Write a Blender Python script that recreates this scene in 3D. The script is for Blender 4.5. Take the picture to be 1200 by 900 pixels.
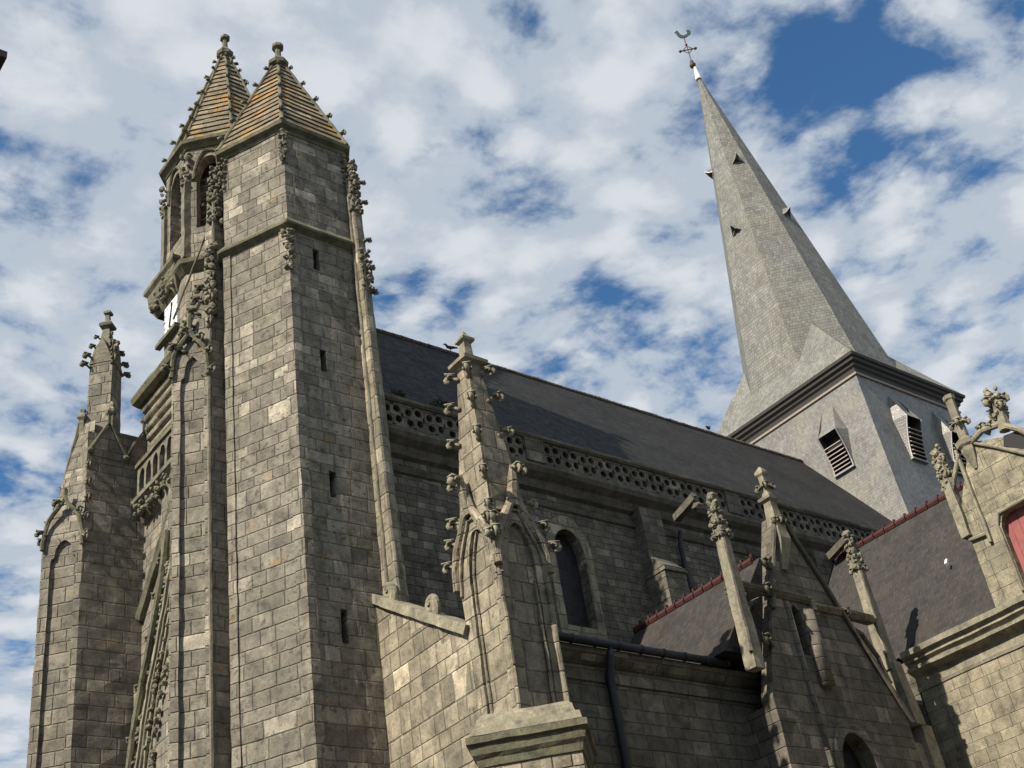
import bpy, bmesh, math, random
from mathutils import Vector, Matrix
from mathutils.geometry import tessellate_polygon
random.seed(7)
R = math.radians
S = bpy.context.scene
for o in list(bpy.data.objects): bpy.data.objects.remove(o)
COL = S.collection

# ------------------------------------------------------------------ camera
F_PX, HEAD, PITCH, ROLL = 1473.25, R(47.877), R(33.2245), R(-9.5586)
CAM = Vector((0, 0, 1.6))
fw = Vector((math.cos(HEAD)*math.cos(PITCH), math.sin(HEAD)*math.cos(PITCH), math.sin(PITCH)))
rt = Vector((math.sin(HEAD), -math.cos(HEAD), 0)); up = rt.cross(fw)
cx = rt*math.cos(ROLL) + up*math.sin(ROLL); cy = up*math.cos(ROLL) - rt*math.sin(ROLL)
cd = bpy.data.cameras.new('camera'); cam = bpy.data.objects.new('camera', cd); COL.objects.link(cam)
cd.sensor_width = 36; cd.lens = 36*F_PX/1200; cd.clip_start = 0.1; cd.clip_end = 5000
mw = Matrix((cx, cy, -fw)).transposed().to_4x4(); mw.translation = CAM
cam.matrix_world = mw; S.camera = cam

# ------------------------------------------------------------------ light
SUN_AZ, SUN_EL = R(182.5), R(42)          # azimuth of the sun measured from +X towards +Y
sd = Vector((math.cos(SUN_AZ)*math.cos(SUN_EL), math.sin(SUN_AZ)*math.cos(SUN_EL), math.sin(SUN_EL)))
ld = bpy.data.lights.new('sun', 'SUN'); ld.energy = 5.0; ld.angle = R(0.55); ld.color = (1, .90, .76)
sun = bpy.data.objects.new('sun', ld); COL.objects.link(sun); sun.rotation_euler = sd.to_track_quat('Z', 'Y').to_euler()
S.view_settings.view_transform = 'Standard'; S.view_settings.look = 'None'
S.view_settings.gamma = 1; S.view_settings.exposure = 0.55; S.view_settings.use_curve_mapping = False

class G:                                 # tiny node-graph helper
    def __init__(s, nt): s.nt = nt
    def n(s, t, **k):
        x = s.nt.nodes.new(t)
        for a, b in k.items(): setattr(x, a, b)
        return x
    def put(s, sock, v):
        if isinstance(v, bpy.types.NodeSocket): s.nt.links.new(v, sock)
        elif v is not None: sock.default_value = v
    def m(s, op, a, b=None, c=None, clamp=False):
        x = s.n('ShaderNodeMath', operation=op, use_clamp=clamp)
        for i, v in enumerate((a, b, c)):
            if v is not None: s.put(x.inputs[i], v)
        return x.outputs[0]
    def mix(s, f, a, b, bt='MIX'):
        x = s.n('ShaderNodeMix', data_type='RGBA', blend_type=bt, clamp_factor=True)
        s.put(x.inputs[0], f); s.put(x.inputs[6], a); s.put(x.inputs[7], b); return x.outputs[2]
    def ss(s, v, a, b, o0=0., o1=1.):
        x = s.n('ShaderNodeMapRange', interpolation_type='SMOOTHSTEP')
        for i, q in enumerate((v, a, b, o0, o1)): s.put(x.inputs[i], q)
        return x.outputs[0]
    def noise(s, vec, sc, det=4, rough=.55, dist=0., out=0, dim='3D'):
        x = s.n('ShaderNodeTexNoise', noise_dimensions=dim); x.inputs['Scale'].default_value = sc
        x.inputs['Detail'].default_value = det; x.inputs['Roughness'].default_value = rough
        x.inputs['Distortion'].default_value = dist
        if vec is not None: s.put(x.inputs['W' if dim == '1D' else 'Vector'], vec)
        return x.outputs[out]
    def xyz(s, a, b, c=0.):
        x = s.n('ShaderNodeCombineXYZ')
        for i, v in enumerate((a, b, c)): s.put(x.inputs[i], v)
        return x.outputs[0]
    def wn(s, vec):
        x = s.n('ShaderNodeTexWhiteNoise', noise_dimensions='3D'); s.put(x.inputs[0], vec); return x
def c4(r, g, b): return (r, g, b, 1)

W = bpy.data.worlds.new('World'); S.world = W; W.use_nodes = True
nt = W.node_tree; nt.nodes.clear(); g = G(nt)
sky = g.n('ShaderNodeTexSky'); sky.sky_type = 'NISHITA'; sky.sun_disc = False
sky.sun_elevation = SUN_EL; sky.sun_rotation = R(90) - SUN_AZ; sky.air_density = 1.0; sky.dust_density = .35; sky.ozone_density = 2.2
HOLES = [(1.0, .45, .02, .21, .15), (1.13, .33, .02, .14, .07), (1.15, .56, .0, .12, .05), (.83, 1.0, .0, .12, .07), (.93, .79, .0, .09, .07), (.29, 1.06, .0, .14, .08), (.42, 1.2, 0, .10, .06), (1.11, 1.06, 0, .15, .08), (1.29, .95, 0, .15, .07), (.48, 1.62, 0, .14, .08), (.70, .72, 0, .08, .04)]
tc = g.n('ShaderNodeTexCoord'); sp = g.n('ShaderNodeSeparateXYZ'); g.put(sp.inputs[0], tc.outputs['Generated'])
zz = g.m('MAXIMUM', sp.outputs[2], .05)
px_, py_ = g.m('DIVIDE', sp.outputs[0], zz), g.m('DIVIDE', sp.outputs[1], zz)
P = g.xyz(px_, py_, 0.)
def hole(cx_, cy_, r0, r1, amt):         # a wide gap in the cloud sheet, a place in the sky overhead
    d = g.n('ShaderNodeVectorMath', operation='DISTANCE'); g.put(d.inputs[0], P); d.inputs[1].default_value = (cx_, cy_, 0)
    return g.ss(d.outputs['Value'], r0, r1, amt, 0.)
warp = g.noise(P, 1.7, 3, .5, 0., 1)
wv_ = g.n('ShaderNodeVectorMath', operation='MULTIPLY_ADD'); g.put(wv_.inputs[0], warp); wv_.inputs[1].default_value = (.16, .16, 0); g.put(wv_.inputs[2], P)
PW = wv_.outputs[0]
n1 = g.noise(PW, 5.6, 5, .52); n2 = g.noise(PW, 15.0, 5, .6); n3 = g.noise(P, 1.2, 2, .5)
cover = g.m('ADD', g.m('MULTIPLY', n1, .50), g.m('MULTIPLY', n2, .34)); cover = g.m('ADD', cover, g.m('MULTIPLY', n3, .16))
vo = g.n('ShaderNodeTexVoronoi', feature='SMOOTH_F1', voronoi_dimensions='2D'); vo.inputs['Scale'].default_value = 8.5; vo.inputs['Smoothness'].default_value = .6; vo.inputs['Randomness'].default_value = 1.
w2_ = g.n('ShaderNodeVectorMath', operation='MULTIPLY_ADD'); g.put(w2_.inputs[0], g.noise(P, 9., 3, .55, 0., 1)); w2_.inputs[1].default_value = (.09, .09, 0); g.put(w2_.inputs[2], PW); g.put(vo.inputs['Vector'], w2_.outputs[0])
puff = g.m('SUBTRACT', .42, vo.outputs['Distance'])
cover = g.m('ADD', cover, g.m('MULTIPLY', puff, .16)); cover = g.m('ADD', cover, .022)
for cx_, cy_, r0, r1, amt in HOLES: cover = g.m('SUBTRACT', cover, hole(cx_, cy_, r0, r1, amt))
dens = g.ss(cover, .37, .52)
shade = g.noise(PW, 11., 5, .6)
thick = g.ss(cover, .44, .62)
cl = g.mix(g.ss(g.m('ADD', g.m('ADD', g.m('MULTIPLY', shade, .55), g.m('MULTIPLY', thick, .22)), g.m('MULTIPLY', puff, .45)), .34, .66), c4(4.9, 5.55, 6.3), c4(7.0, 7.3, 7.7))
skyc = g.mix(1., sky.outputs[0], c4(.66, 1.08, 1.30), 'MULTIPLY')
colr = g.mix(g.m('MULTIPLY', dens, .95), skyc, cl)
bg = g.n('ShaderNodeBackground'); g.put(bg.inputs[0], colr); bg.inputs[1].default_value = .071
wo = g.n('ShaderNodeOutputWorld'); g.put(wo.inputs[0], bg.outputs[0])

# ------------------------------------------------------------------ materials
def newmat(name):
    m = bpy.data.materials.new(name); m.use_nodes = True; m.node_tree.nodes.clear(); g = G(m.node_tree)
    b = g.n('ShaderNodeBsdfPrincipled'); o = g.n('ShaderNodeOutputMaterial'); g.put(o.inputs[0], b.outputs[0]); return m, g, b
def blocks(g, U, V, h, w, mortar, rough=.35):
    """random-width coursed blocks; returns block value, second value, joint mask"""
    V = g.m('ADD', V, g.m('MULTIPLY', g.noise(V, .8, 1, dim='1D'), h*1.1))
    v = g.m('DIVIDE', V, h); row = g.m('FLOOR', v); fv = g.m('FRACT', v)
    rr = g.wn(g.xyz(row, 3.1)).outputs[0]
    ww = g.m('MULTIPLY', g.m('ADD', .8, g.m('MULTIPLY', rr, .45)), 2*w)
    u = g.m('ADD', g.m('DIVIDE', U, ww), g.m('MULTIPLY', rr, 13.7)); pair = g.m('FLOOR', u); t = g.m('FRACT', u)
    s = g.m('ADD', .32, g.m('MULTIPLY', g.wn(g.xyz(pair, row, 9.)).outputs[0], .36))
    sel = g.m('GREATER_THAN', t, s)
    w2 = g.wn(g.xyz(g.m('ADD', g.m('MULTIPLY', pair, 2.), sel), row, 1.7))
    du = g.m('MULTIPLY', g.m('MINIMUM', g.m('MINIMUM', t, g.m('SUBTRACT', 1., t)), g.m('ABSOLUTE', g.m('SUBTRACT', t, s))), 2*w)
    dv = g.m('MULTIPLY', g.m('MINIMUM', fv, g.m('SUBTRACT', 1., fv)), h)
    d = g.m('MINIMUM', du, dv)
    sc = g.n('ShaderNodeSeparateColor'); g.put(sc.inputs[0], w2.outputs[1])
    return sc.outputs[0], sc.outputs[1], d
def ramp(g, f, stops):
    r = g.n('ShaderNodeValToRGB'); e = r.color_ramp.elements
    while len(e) > 1: e.remove(e[-1])
    e[0].position = stops[0][0]; e[0].color = c4(*stops[0][1])
    for p, c in stops[1:]: x = e.new(p); x.color = c4(*c)
    g.put(r.inputs[0], f); return r.outputs[0]
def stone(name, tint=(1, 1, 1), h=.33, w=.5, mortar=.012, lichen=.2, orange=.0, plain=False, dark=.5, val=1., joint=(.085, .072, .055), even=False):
    m, g, b = newmat(name)
    uv = g.n('ShaderNodeUVMap'); s = g.n('ShaderNodeSeparateXYZ'); g.put(s.inputs[0], uv.outputs[0])
    pos = g.n('ShaderNodeNewGeometry').outputs['Position']
    wob = g.noise(pos, 7., 3, .6)
    U = g.m('ADD', s.outputs[0], g.m('MULTIPLY', wob, .03)); V = g.m('ADD', s.outputs[1], g.m('MULTIPLY', wob, .03))
    if not plain: a, a2, d = blocks(g, U, V, h, w, mortar)
    else: a = g.noise(pos, 1.7, 3, .6); a2 = g.noise(pos, 3., 2); d = None
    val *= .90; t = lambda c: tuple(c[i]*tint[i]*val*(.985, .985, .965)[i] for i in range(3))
    col = ramp(g, a, [(0, t((.185, .17, .142))), (.2, t((.215, .198, .165))), (.55, t((.248, .228, .188))), (.85, t((.285, .26, .215))), (.93, t((.35, .32, .265))), (1, t((.46, .42, .345)))] if not even else [(0, t((.24, .215, .17))), (.5, t((.29, .26, .205))), (1, t((.35, .31, .24)))])
    mott = g.noise(pos, 2.9, 7, .68, .3); fine = g.noise(pos, 26., 5, .7)
    col = g.mix(1., col, ramp(g, mott, [(.30, (.42, .42, .43)), (.44, (.82, .82, .82)), (.56, (1.05, 1.05, 1.04)), (.70, (1.42, 1.40, 1.36))]), 'MULTIPLY')
    col = g.mix(1., col, ramp(g, fine, [(.25, (.62, .62, .62)), (.5, (1, 1, 1)), (.75, (1.28, 1.28, 1.28))]), 'MULTIPLY')
    bl = g.ss(g.noise(pos, 7., 3, .55, 0), .57, .68)                     # dark round weather stains
    col = g.mix(g.m('MULTIPLY', bl, dark), col, c4(.07, .066, .055))
    spz = g.n('ShaderNodeSeparateXYZ'); g.put(spz.inputs[0], pos)
    stv = g.xyz(g.m('MULTIPLY', spz.outputs[0], 3.2), g.m('MULTIPLY', spz.outputs[1], 3.2), g.m('MULTIPLY', spz.outputs[2], .28))
    stk = g.ss(g.noise(stv, 1., 5, .6, .3), .50, .72)               # rain streaks running down the stone
    col = g.mix(g.m('MULTIPLY', stk, .42), col, c4(.075*val, .075*val, .06*val))
    big = g.noise(pos, .55, 4, .6, .4)
    col = g.mix(g.ss(big, .45, .75, 0., .45), col, c4(.11*val, .105*val, .085*val))
    lic = g.ss(g.noise(pos, 1.9, 6, .7, .4), .56, .70)
    col = g.mix(g.m('MULTIPLY', lic, lichen), col, c4(.155, .15, .075))
    if orange:
        oz = g.ss(g.noise(pos, 1.5, 6, .72, .6), .64 - orange*.2, .70 - orange*.1)
        col = g.mix(g.m('MULTIPLY', oz, .8), col, c4(.36, .19, .045))
    ht = g.m('ADD', g.m('MULTIPLY', fine, .25), g.m('MULTIPLY', mott, .5))
    if d is not None:
        j = g.ss(d, mortar*.6, mortar*1.5, 1., 0.)
        col = g.mix(g.m('MULTIPLY', j, g.ss(g.noise(pos, 1.4, 3, .6), .3, .65, .1, .5)), col, c4(*joint))
        ht = g.m('ADD', ht, g.m('MULTIPLY', g.ss(d, 0., mortar*2.2), .9)); ht = g.m('ADD', ht, g.m('MULTIPLY', a2, .5))
    g.put(b.inputs['Base Color'], col); b.inputs['Roughness'].default_value = .92; b.inputs['Specular IOR Level'].default_value = .2
    bp = g.n('ShaderNodeBump'); bp.inputs['Strength'].default_value = .85; bp.inputs['Distance'].default_value = .03
    g.put(bp.inputs['Height'], ht); g.put(b.inputs['Normal'], bp.outputs[0])
    return m
def slate(name, ca, cb, h=.14, w=.11, spec=.4, rough=.5, joint=.5, moss=None, mossamt=0., bs=.5):
    m, g, b = newmat(name)
    uv = g.n('ShaderNodeUVMap'); s = g.n('ShaderNodeSeparateXYZ'); g.put(s.inputs[0], uv.outputs[0])
    pos = g.n('ShaderNodeNewGeometry').outputs['Position']
    a, a2, d = blocks(g, s.outputs[0], s.outputs[1], h, w, .01)
    col = g.mix(a, c4(*ca), c4(*cb))
    n = g.noise(pos, 1.3, 5, .65, .3); col = g.mix(1., col, ramp(g, n, [(.3, (.72, .72, .72)), (.7, (1.22, 1.2, 1.16))]), 'MULTIPLY')
    n2 = g.noise(pos, 11., 4, .7); col = g.mix(1., col, ramp(g, n2, [(.3, (.8, .8, .8)), (.7, (1.18, 1.18, 1.18))]), 'MULTIPLY')
    if moss: col = g.mix(g.m('MULTIPLY', g.ss(g.noise(pos, .5, 5, .65, .3), .45, .68), mossamt), col, c4(*moss))
    j = g.ss(d, .004, .016, 1., 0.); col = g.mix(g.m('MULTIPLY', j, joint), col, c4(.02, .02, .022))
    g.put(b.inputs['Base Color'], col); g.put(b.inputs['Roughness'], g.m('ADD', rough, g.m('MULTIPLY', g.m('SUBTRACT', a2, .5), .2)))
    b.inputs['Specular IOR Level'].default_value = spec
    bp = g.n('ShaderNodeBump'); bp.inputs['Strength'].default_value = bs; bp.inputs['Distance'].default_value = .012
    g.put(bp.inputs['Height'], g.m('ADD', g.ss(d, 0., .02), g.m('MULTIPLY', a2, .8))); g.put(b.inputs['Normal'], bp.outputs[0])
    return m
def flat(name, c, rough=.7, spec=.3, metal=0., nz=.3, sc=8.):
    m, g, b = newmat(name); pos = g.n('ShaderNodeNewGeometry').outputs['Position']
    n = g.noise(pos, sc, 5, .65)
    g.put(b.inputs['Base Color'], g.mix(n, c4(*[x*(1-nz) for x in c]), c4(*[min(1, x*(1+nz)) for x in c])))
    b.inputs['Roughness'].default_value = rough; b.inputs['Specular IOR Level'].default_value = spec; b.inputs['Metallic'].default_value = metal
    return m
M = dict(
    stone=stone('granite ashlar', orange=.1),
    turret=stone('granite ashlar turret', orange=.09, val=1.0, dark=.75),
    fine=stone('granite small courses in shade', h=.2, w=.34, mortar=.01, val=.66),  # value lowered: the shade on the nave walls is put into the colour
    aisle=stone('granite aisle ashlar in shade', h=.3, w=.52, mortar=.01, val=.66),  # darker granite copy, with the shade of the aisle side in its colour
    cream=stone('pale limestone blocks', even=True, tint=(1.02, 1.03, .98), h=.31, w=.46, mortar=.006, lichen=.1, dark=.2, val=1.0, joint=(.27, .25, .2)),
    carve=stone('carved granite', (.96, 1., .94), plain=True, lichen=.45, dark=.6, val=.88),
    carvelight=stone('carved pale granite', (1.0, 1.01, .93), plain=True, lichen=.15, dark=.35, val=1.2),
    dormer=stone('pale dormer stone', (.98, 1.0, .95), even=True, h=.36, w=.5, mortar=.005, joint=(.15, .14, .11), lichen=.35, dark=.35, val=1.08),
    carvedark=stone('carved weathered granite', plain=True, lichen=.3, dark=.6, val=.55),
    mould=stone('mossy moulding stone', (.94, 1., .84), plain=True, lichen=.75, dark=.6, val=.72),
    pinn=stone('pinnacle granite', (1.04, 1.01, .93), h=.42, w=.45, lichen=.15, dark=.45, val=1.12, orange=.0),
    cap=stone('lichened cap stone', (1.05, .98, .85), h=.29, w=1.3, mortar=.01, lichen=.45, orange=.72, val=.9),
    capdull=stone('mossy cap stone', (1.02, .98, .85), h=.29, w=1.3, mortar=.01, lichen=.5, orange=.5, val=.9),
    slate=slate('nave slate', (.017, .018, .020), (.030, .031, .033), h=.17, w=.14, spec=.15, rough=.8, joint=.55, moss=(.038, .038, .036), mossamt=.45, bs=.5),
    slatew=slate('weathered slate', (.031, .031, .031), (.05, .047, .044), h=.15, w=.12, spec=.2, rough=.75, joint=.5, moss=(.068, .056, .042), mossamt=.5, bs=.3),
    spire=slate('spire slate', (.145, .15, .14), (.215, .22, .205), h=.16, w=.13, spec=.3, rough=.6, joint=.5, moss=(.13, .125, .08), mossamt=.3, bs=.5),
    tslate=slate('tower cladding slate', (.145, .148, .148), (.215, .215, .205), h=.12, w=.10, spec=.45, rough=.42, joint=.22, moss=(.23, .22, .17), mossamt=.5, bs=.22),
    lead=flat('grey lead', (.30, .31, .31), .45, .5, .3, .2), white=flat('white lead cap', (.8, .8, .8), .5, .4, 0, .06),
    dark=flat('black shadowed timber', (.02, .018, .016), .9, .1), louvre=flat('pale timber louvre', (.36, .31, .27), .8, .2),
    eave=flat('dark tarred eave', (.045, .042, .038), .6, .3), glass=slate('leaded window glass', (.018, .018, .02), (.03, .03, .032), h=.14, w=.12, spec=.2, rough=.5),
    red=flat('red clay ridge tile', (.06, .024, .023), .85, .2, 0, .45, 5.), pink=flat('faded pink shutter paint', (.27, .095, .09), .8, .2, 0, .35, 5.),
    zinc=flat('blue grey zinc', (.02, .024, .031), .6, .5, .2, .25), verd=flat('green copper', (.05, .08, .065), .5, .4, .5, .3), rust=flat('rusty iron', (.09, .055, .045), .7, .3, .3, .3),
    face=flat('white enamel clock face', (.82, .82, .80), .4, .4, 0, .05, 2.), ink_shade=flat('black paint and opening shade', (.015, .015, .017), .5, .3), leaf=flat('dark weed leaf', (.045, .05, .022), .8, .2, 0, .5, 20.),  # ink: clock paint, and the painted dark of slits, voids and tracery gaps
    maroon=flat('dark maroon painted board', (.035, .012, .014), .5, .4), plaster=flat('pale lime plaster', (.55, .52, .46), .9, .2), cob=stone('paving setts', h=.15, w=.16, val=.42),
)

# ------------------------------------------------------------------ mesh helpers
class B:
    def __init__(s): s.v = []; s.f = []; s.sm = False
    def add(s, vs, fs):
        k = len(s.v); s.v += [Vector(v) for v in vs]; s.f += [tuple(i+k for i in f) for f in fs]; return s
    def prism(s, p, z0, z1, q=None):
        q = q or p; n = len(p)
        s.add([(x, y, z0) for x, y in p] + [(x, y, z1) for x, y in q], [tuple(range(n))[::-1], tuple(range(n, 2*n))] + [(i, (i+1) % n, n+(i+1) % n, n+i) for i in range(n)]); return s
    def box(s, c, u, v, w):                # centre, three half-extent vectors
        c, u, v, w = map(Vector, (c, u, v, w)); P = [c + a*u + b*v + d*w for d in (-1, 1) for b in (-1, 1) for a in (-1, 1)]
        s.add(P, [(0, 2, 3, 1), (4, 5, 7, 6), (0, 1, 5, 4), (1, 3, 7, 5), (3, 2, 6, 7), (2, 0, 4, 6)]); return s
    def bx(s, x0, x1, y0, y1, z0, z1): return s.box(((x0+x1)/2, (y0+y1)/2, (z0+z1)/2), ((x1-x0)/2, 0, 0), (0, (y1-y0)/2, 0), (0, 0, (z1-z0)/2))
    def tube(s, path, r, n=8, flat=1.):
        path = [Vector(p) for p in path]; r = r if isinstance(r, (list, tuple)) else [r]*len(path); k = len(s.v); prev = None
        for i, p in enumerate(path):
            t = (path[min(i+1, len(path)-1)] - path[max(i-1, 0)]).normalized()
            a = t.orthogonal().normalized() if prev is None else (prev - t*prev.dot(t)).normalized()
            prev = a; b = t.cross(a)
            s.v += [p + r[i]*(math.cos(2*math.pi*j/n)*a + flat*math.sin(2*math.pi*j/n)*b) for j in range(n)]
        for i in range(len(path)-1): s.f += [(k+i*n+j, k+i*n+(j+1) % n, k+(i+1)*n+(j+1) % n, k+(i+1)*n+j) for j in range(n)]
        s.f += [tuple(k+j for j in range(n))[::-1], tuple(k+(len(path)-1)*n+j for j in range(n))]; return s
    def lathe(s, c, prof, n=8, rot=0.):      # prof: (radius, z)
        k = len(s.v); c = Vector(c)
        for r, z in prof: s.v += [c + Vector((r*math.cos(2*math.pi*j/n+rot), r*math.sin(2*math.pi*j/n+rot), z)) for j in range(n)]
        for i in range(len(prof)-1): s.f += [(k+i*n+j, k+i*n+(j+1) % n, k+(i+1)*n+(j+1) % n, k+(i+1)*n+j) for j in range(n)]
        s.f += [tuple(k+j for j in range(n))[::-1], tuple(k+(len(prof)-1)*n+j for j in range(n))]; return s
    def sweep(s, plan, prof, closed=True):   # plan: counter-clockwise xy points; prof: (outwards, z)
        n = len(plan); P = [Vector((*p, 0)) for p in plan]; off = []
        for i in range(n):
            a = (P[i]-P[i-1]) if (closed or i > 0) else (P[1]-P[0]); b = (P[(i+1) % n]-P[i]) if (closed or i < n-1) else a
            na, nb = Vector((a.y, -a.x, 0)).normalized(), Vector((b.y, -b.x, 0)).normalized()
            off.append((na+nb)/max(.3, 1+na.dot(nb)))
        k = len(s.v); m = len(prof)
        for i in range(n): s.v += [P[i] + off[i]*o + Vector((0, 0, z)) for o, z in prof]
        for i in range(n if closed else n-1):
            j = (i+1) % n; s.f += [(k+i*m+q, k+j*m+q, k+j*m+(q+1) % m, k+i*m+(q+1) % m) for q in range(m)]
        if not closed: s.f += [tuple(k+q for q in range(m)), tuple(k+(n-1)*m+q for q in range(m))[::-1]]
        return s
    def plate(s, o, d, outer, holes=(), depth=.1, back=True):   # vertical slab; o=(x,y) d=(dx,dy) unit; the outward normal is to the right of d
        o = Vector((*o, 0)); d = Vector((*d, 0)).normalized(); nn = Vector((d.y, -d.x, 0)); at = lambda p, e=0.: o + d*p[0] + Vector((0, 0, p[1])) - nn*e
        loops = [list(outer)] + [list(h) for h in holes]; pts = [p for l in loops for p in l]
        tri = tessellate_polygon([[Vector((p[0], p[1], 0)) for p in l] for l in loops])
        k = len(s.v); s.v += [at(p) for p in pts] + [at(p, depth) for p in pts]; N = len(pts)
        for t in tri:
            a, b, c = (Vector((*pts[i], 0)) for i in t)
            if (b-a).cross(c-a).z < 0: t = t[::-1]
            s.f.append(tuple(k+i for i in t))
            if back: s.f.append(tuple(k+N+i for i in t)[::-1])
        q = 0
        for li, l in enumerate(loops):
            m = len(l); area = sum(l[i][0]*l[(i+1) % m][1]-l[(i+1) % m][0]*l[i][1] for i in range(m))
            for i in range(m):
                a, b = k+q+i, k+q+(i+1) % m; f = (a, a+N, b+N, b)
                if (area > 0) != (li == 0): f = f[::-1]
                s.f.append(f)
            q += m
        return s
    def lump(s, c, r, sq=(1, 1, 1), jit=.15):
        t = (1+5**.5)/2; V = [(-1, t, 0), (1, t, 0), (-1, -t, 0), (1, -t, 0), (0, -1, t), (0, 1, t), (0, -1, -t), (0, 1, -t), (t, 0, -1), (t, 0, 1), (-t, 0, -1), (-t, 0, 1)]
        Fc = [(0, 11, 5), (0, 5, 1), (0, 1, 7), (0, 7, 10), (0, 10, 11), (1, 5, 9), (5, 11, 4), (11, 10, 2), (10, 7, 6), (7, 1, 8), (3, 9, 4), (3, 4, 2), (3, 2, 6), (3, 6, 8), (3, 8, 9), (4, 9, 5), (2, 4, 11), (6, 2, 10), (8, 6, 7), (9, 8, 1)]
        c = Vector(c); s.add([c + Vector((x*sq[0], y*sq[1], z*sq[2]))*(r/1.9*(1+random.uniform(-jit, jit))) for x, y, z in V], Fc); return s

import mathutils.noise as NZ
WORN = {'stone', 'turret', 'fine', 'aisle', 'pinn', 'cap', 'capdull', 'carve', 'carvelight', 'carvedark', 'mould', 'cream', 'dormer'}
def mesh(name, b, mat, smooth=False, rough=0., sub=0):
    me = bpy.data.meshes.new(name); me.from_pydata([tuple(v) for v in b.v], [], b.f); me.update()
    bm = bmesh.new(); bm.from_mesh(me); bmesh.ops.recalc_face_normals(bm, faces=bm.faces)
    if sub: bmesh.ops.subdivide_edges(bm, edges=bm.edges[:], cuts=sub, use_grid_fill=True)
    if rough:
        for v in bm.verts: v.co += Vector((random.uniform(-1, 1), random.uniform(-1, 1), random.uniform(-1, 1)))*rough
    if mat in WORN and not smooth and len(bm.faces) < 4500:
        lo_ = Vector((min(v.co[i] for v in bm.verts) for i in range(3))); hi_ = Vector((max(v.co[i] for v in bm.verts) for i in range(3)))
        for ax, st in ((2, .31), (0, .47), (1, .47)):
            no = Vector((0, 0, 0)); no[ax] = 1; c = (math.floor(max(lo_[ax], 7. if ax == 2 else -99)/st)+.5)*st
            while c < hi_[ax]:
                if c > lo_[ax]: bmesh.ops.bisect_plane(bm, geom=bm.verts[:]+bm.edges[:]+bm.faces[:], dist=1e-4, plane_co=no*c, plane_no=no)
                c += st
        for v in bm.verts: v.co += NZ.noise_vector(v.co*2.3)*.016 + NZ.noise_vector(v.co*9.)*.012
    uvl = bm.loops.layers.uv.new('UVMap')
    for f in bm.faces:
        n = f.normal
        if abs(n.z) < .95: t = Vector((-n.y, n.x, 0)).normalized()
        else: t = Vector((1, 0, 0))
        w = n.cross(t)
        if w.z < 0: w = -w
        off = round(math.degrees(math.atan2(n.y, n.x))/10)*3.37
        for l in f.loops: l[uvl].uv = (l.vert.co.dot(t)+off, (l.vert.co.z if abs(n.z) < .3 else l.vert.co.dot(w)))
        f.smooth = smooth
    bm.to_mesh(me); bm.free(); me.materials.append(M[mat]); return me
def obj(name, b, mat, parent=None, **k):
    me = b if isinstance(b, bpy.types.Mesh) else mesh(name, b, mat, **k)
    o = bpy.data.objects.new(name, me); COL.objects.link(o)
    if parent is not None:
        o.parent = parent
        if parent.type == 'EMPTY': o.location = -parent.location
    return o
def thing(name, loc, label, cat, group=None):
    o = bpy.data.objects.new(name, None); COL.objects.link(o); o.location = loc; o['label'] = label; o['category'] = cat; o.empty_display_size = .3
    if group: o['group'] = group
    return o
def inst(name, me, parent, pos, out, size=1., tilt=0.):
    """a carved knob: shared mesh, its own object; out = horizontal direction it grows towards"""
    o = bpy.data.objects.new(name, me); COL.objects.link(o); o.parent = parent
    p = Vector(pos) - (parent.location if parent.type == 'EMPTY' else Vector())
    a = math.atan2(out[1], out[0]); o.location = p; o.rotation_euler = (0, -tilt, a); o.scale = (size,)*3; return o

# carved crocket: a leaf stem that grows outwards and curls down at the end
def crocket_mesh(seed, mat):
    random.seed(seed); b = B()
    pa = [(-.06, 0, -.13), (.04, 0, -.07), (.13, 0, .0), (.22, 0, .035), (.30, 0, .02), (.335, 0, -.04), (.32, 0, -.10), (.27, 0, -.12), (.245, 0, -.085)]
    b.tube(pa, [.06, .05, .045, .05, .055, .055, .05, .04, .025], 8, 1.9)
    b.box((.21, 0, .075), (.15, 0, .02), (0, .115, 0), (0, 0, .018))
    for sgn in (-1, 1):
        b.tube([(.08, sgn*.05, .0), (.17, sgn*.10, .03), (.25, sgn*.12, .0), (.27, sgn*.12, -.05), (.23, sgn*.11, -.07)], [.025, .035, .035, .028, .015], 6)
    me = mesh('crocket', b, mat, smooth=True, rough=.006); return me
CRK = [crocket_mesh(i, 'carve') for i in range(3)]; CRL = [crocket_mesh(i+5, 'carvelight') for i in range(3)]; CRD = [crocket_mesh(i+9, 'mould') for i in range(3)]
random.seed(11)
def crk(parent, pos, out, size=1., kind=None, tilt=0.): return inst('crocket', random.choice(kind or CRK), parent, pos, out, size*random.uniform(.92, 1.08), tilt+random.uniform(-.1, .1))

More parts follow.
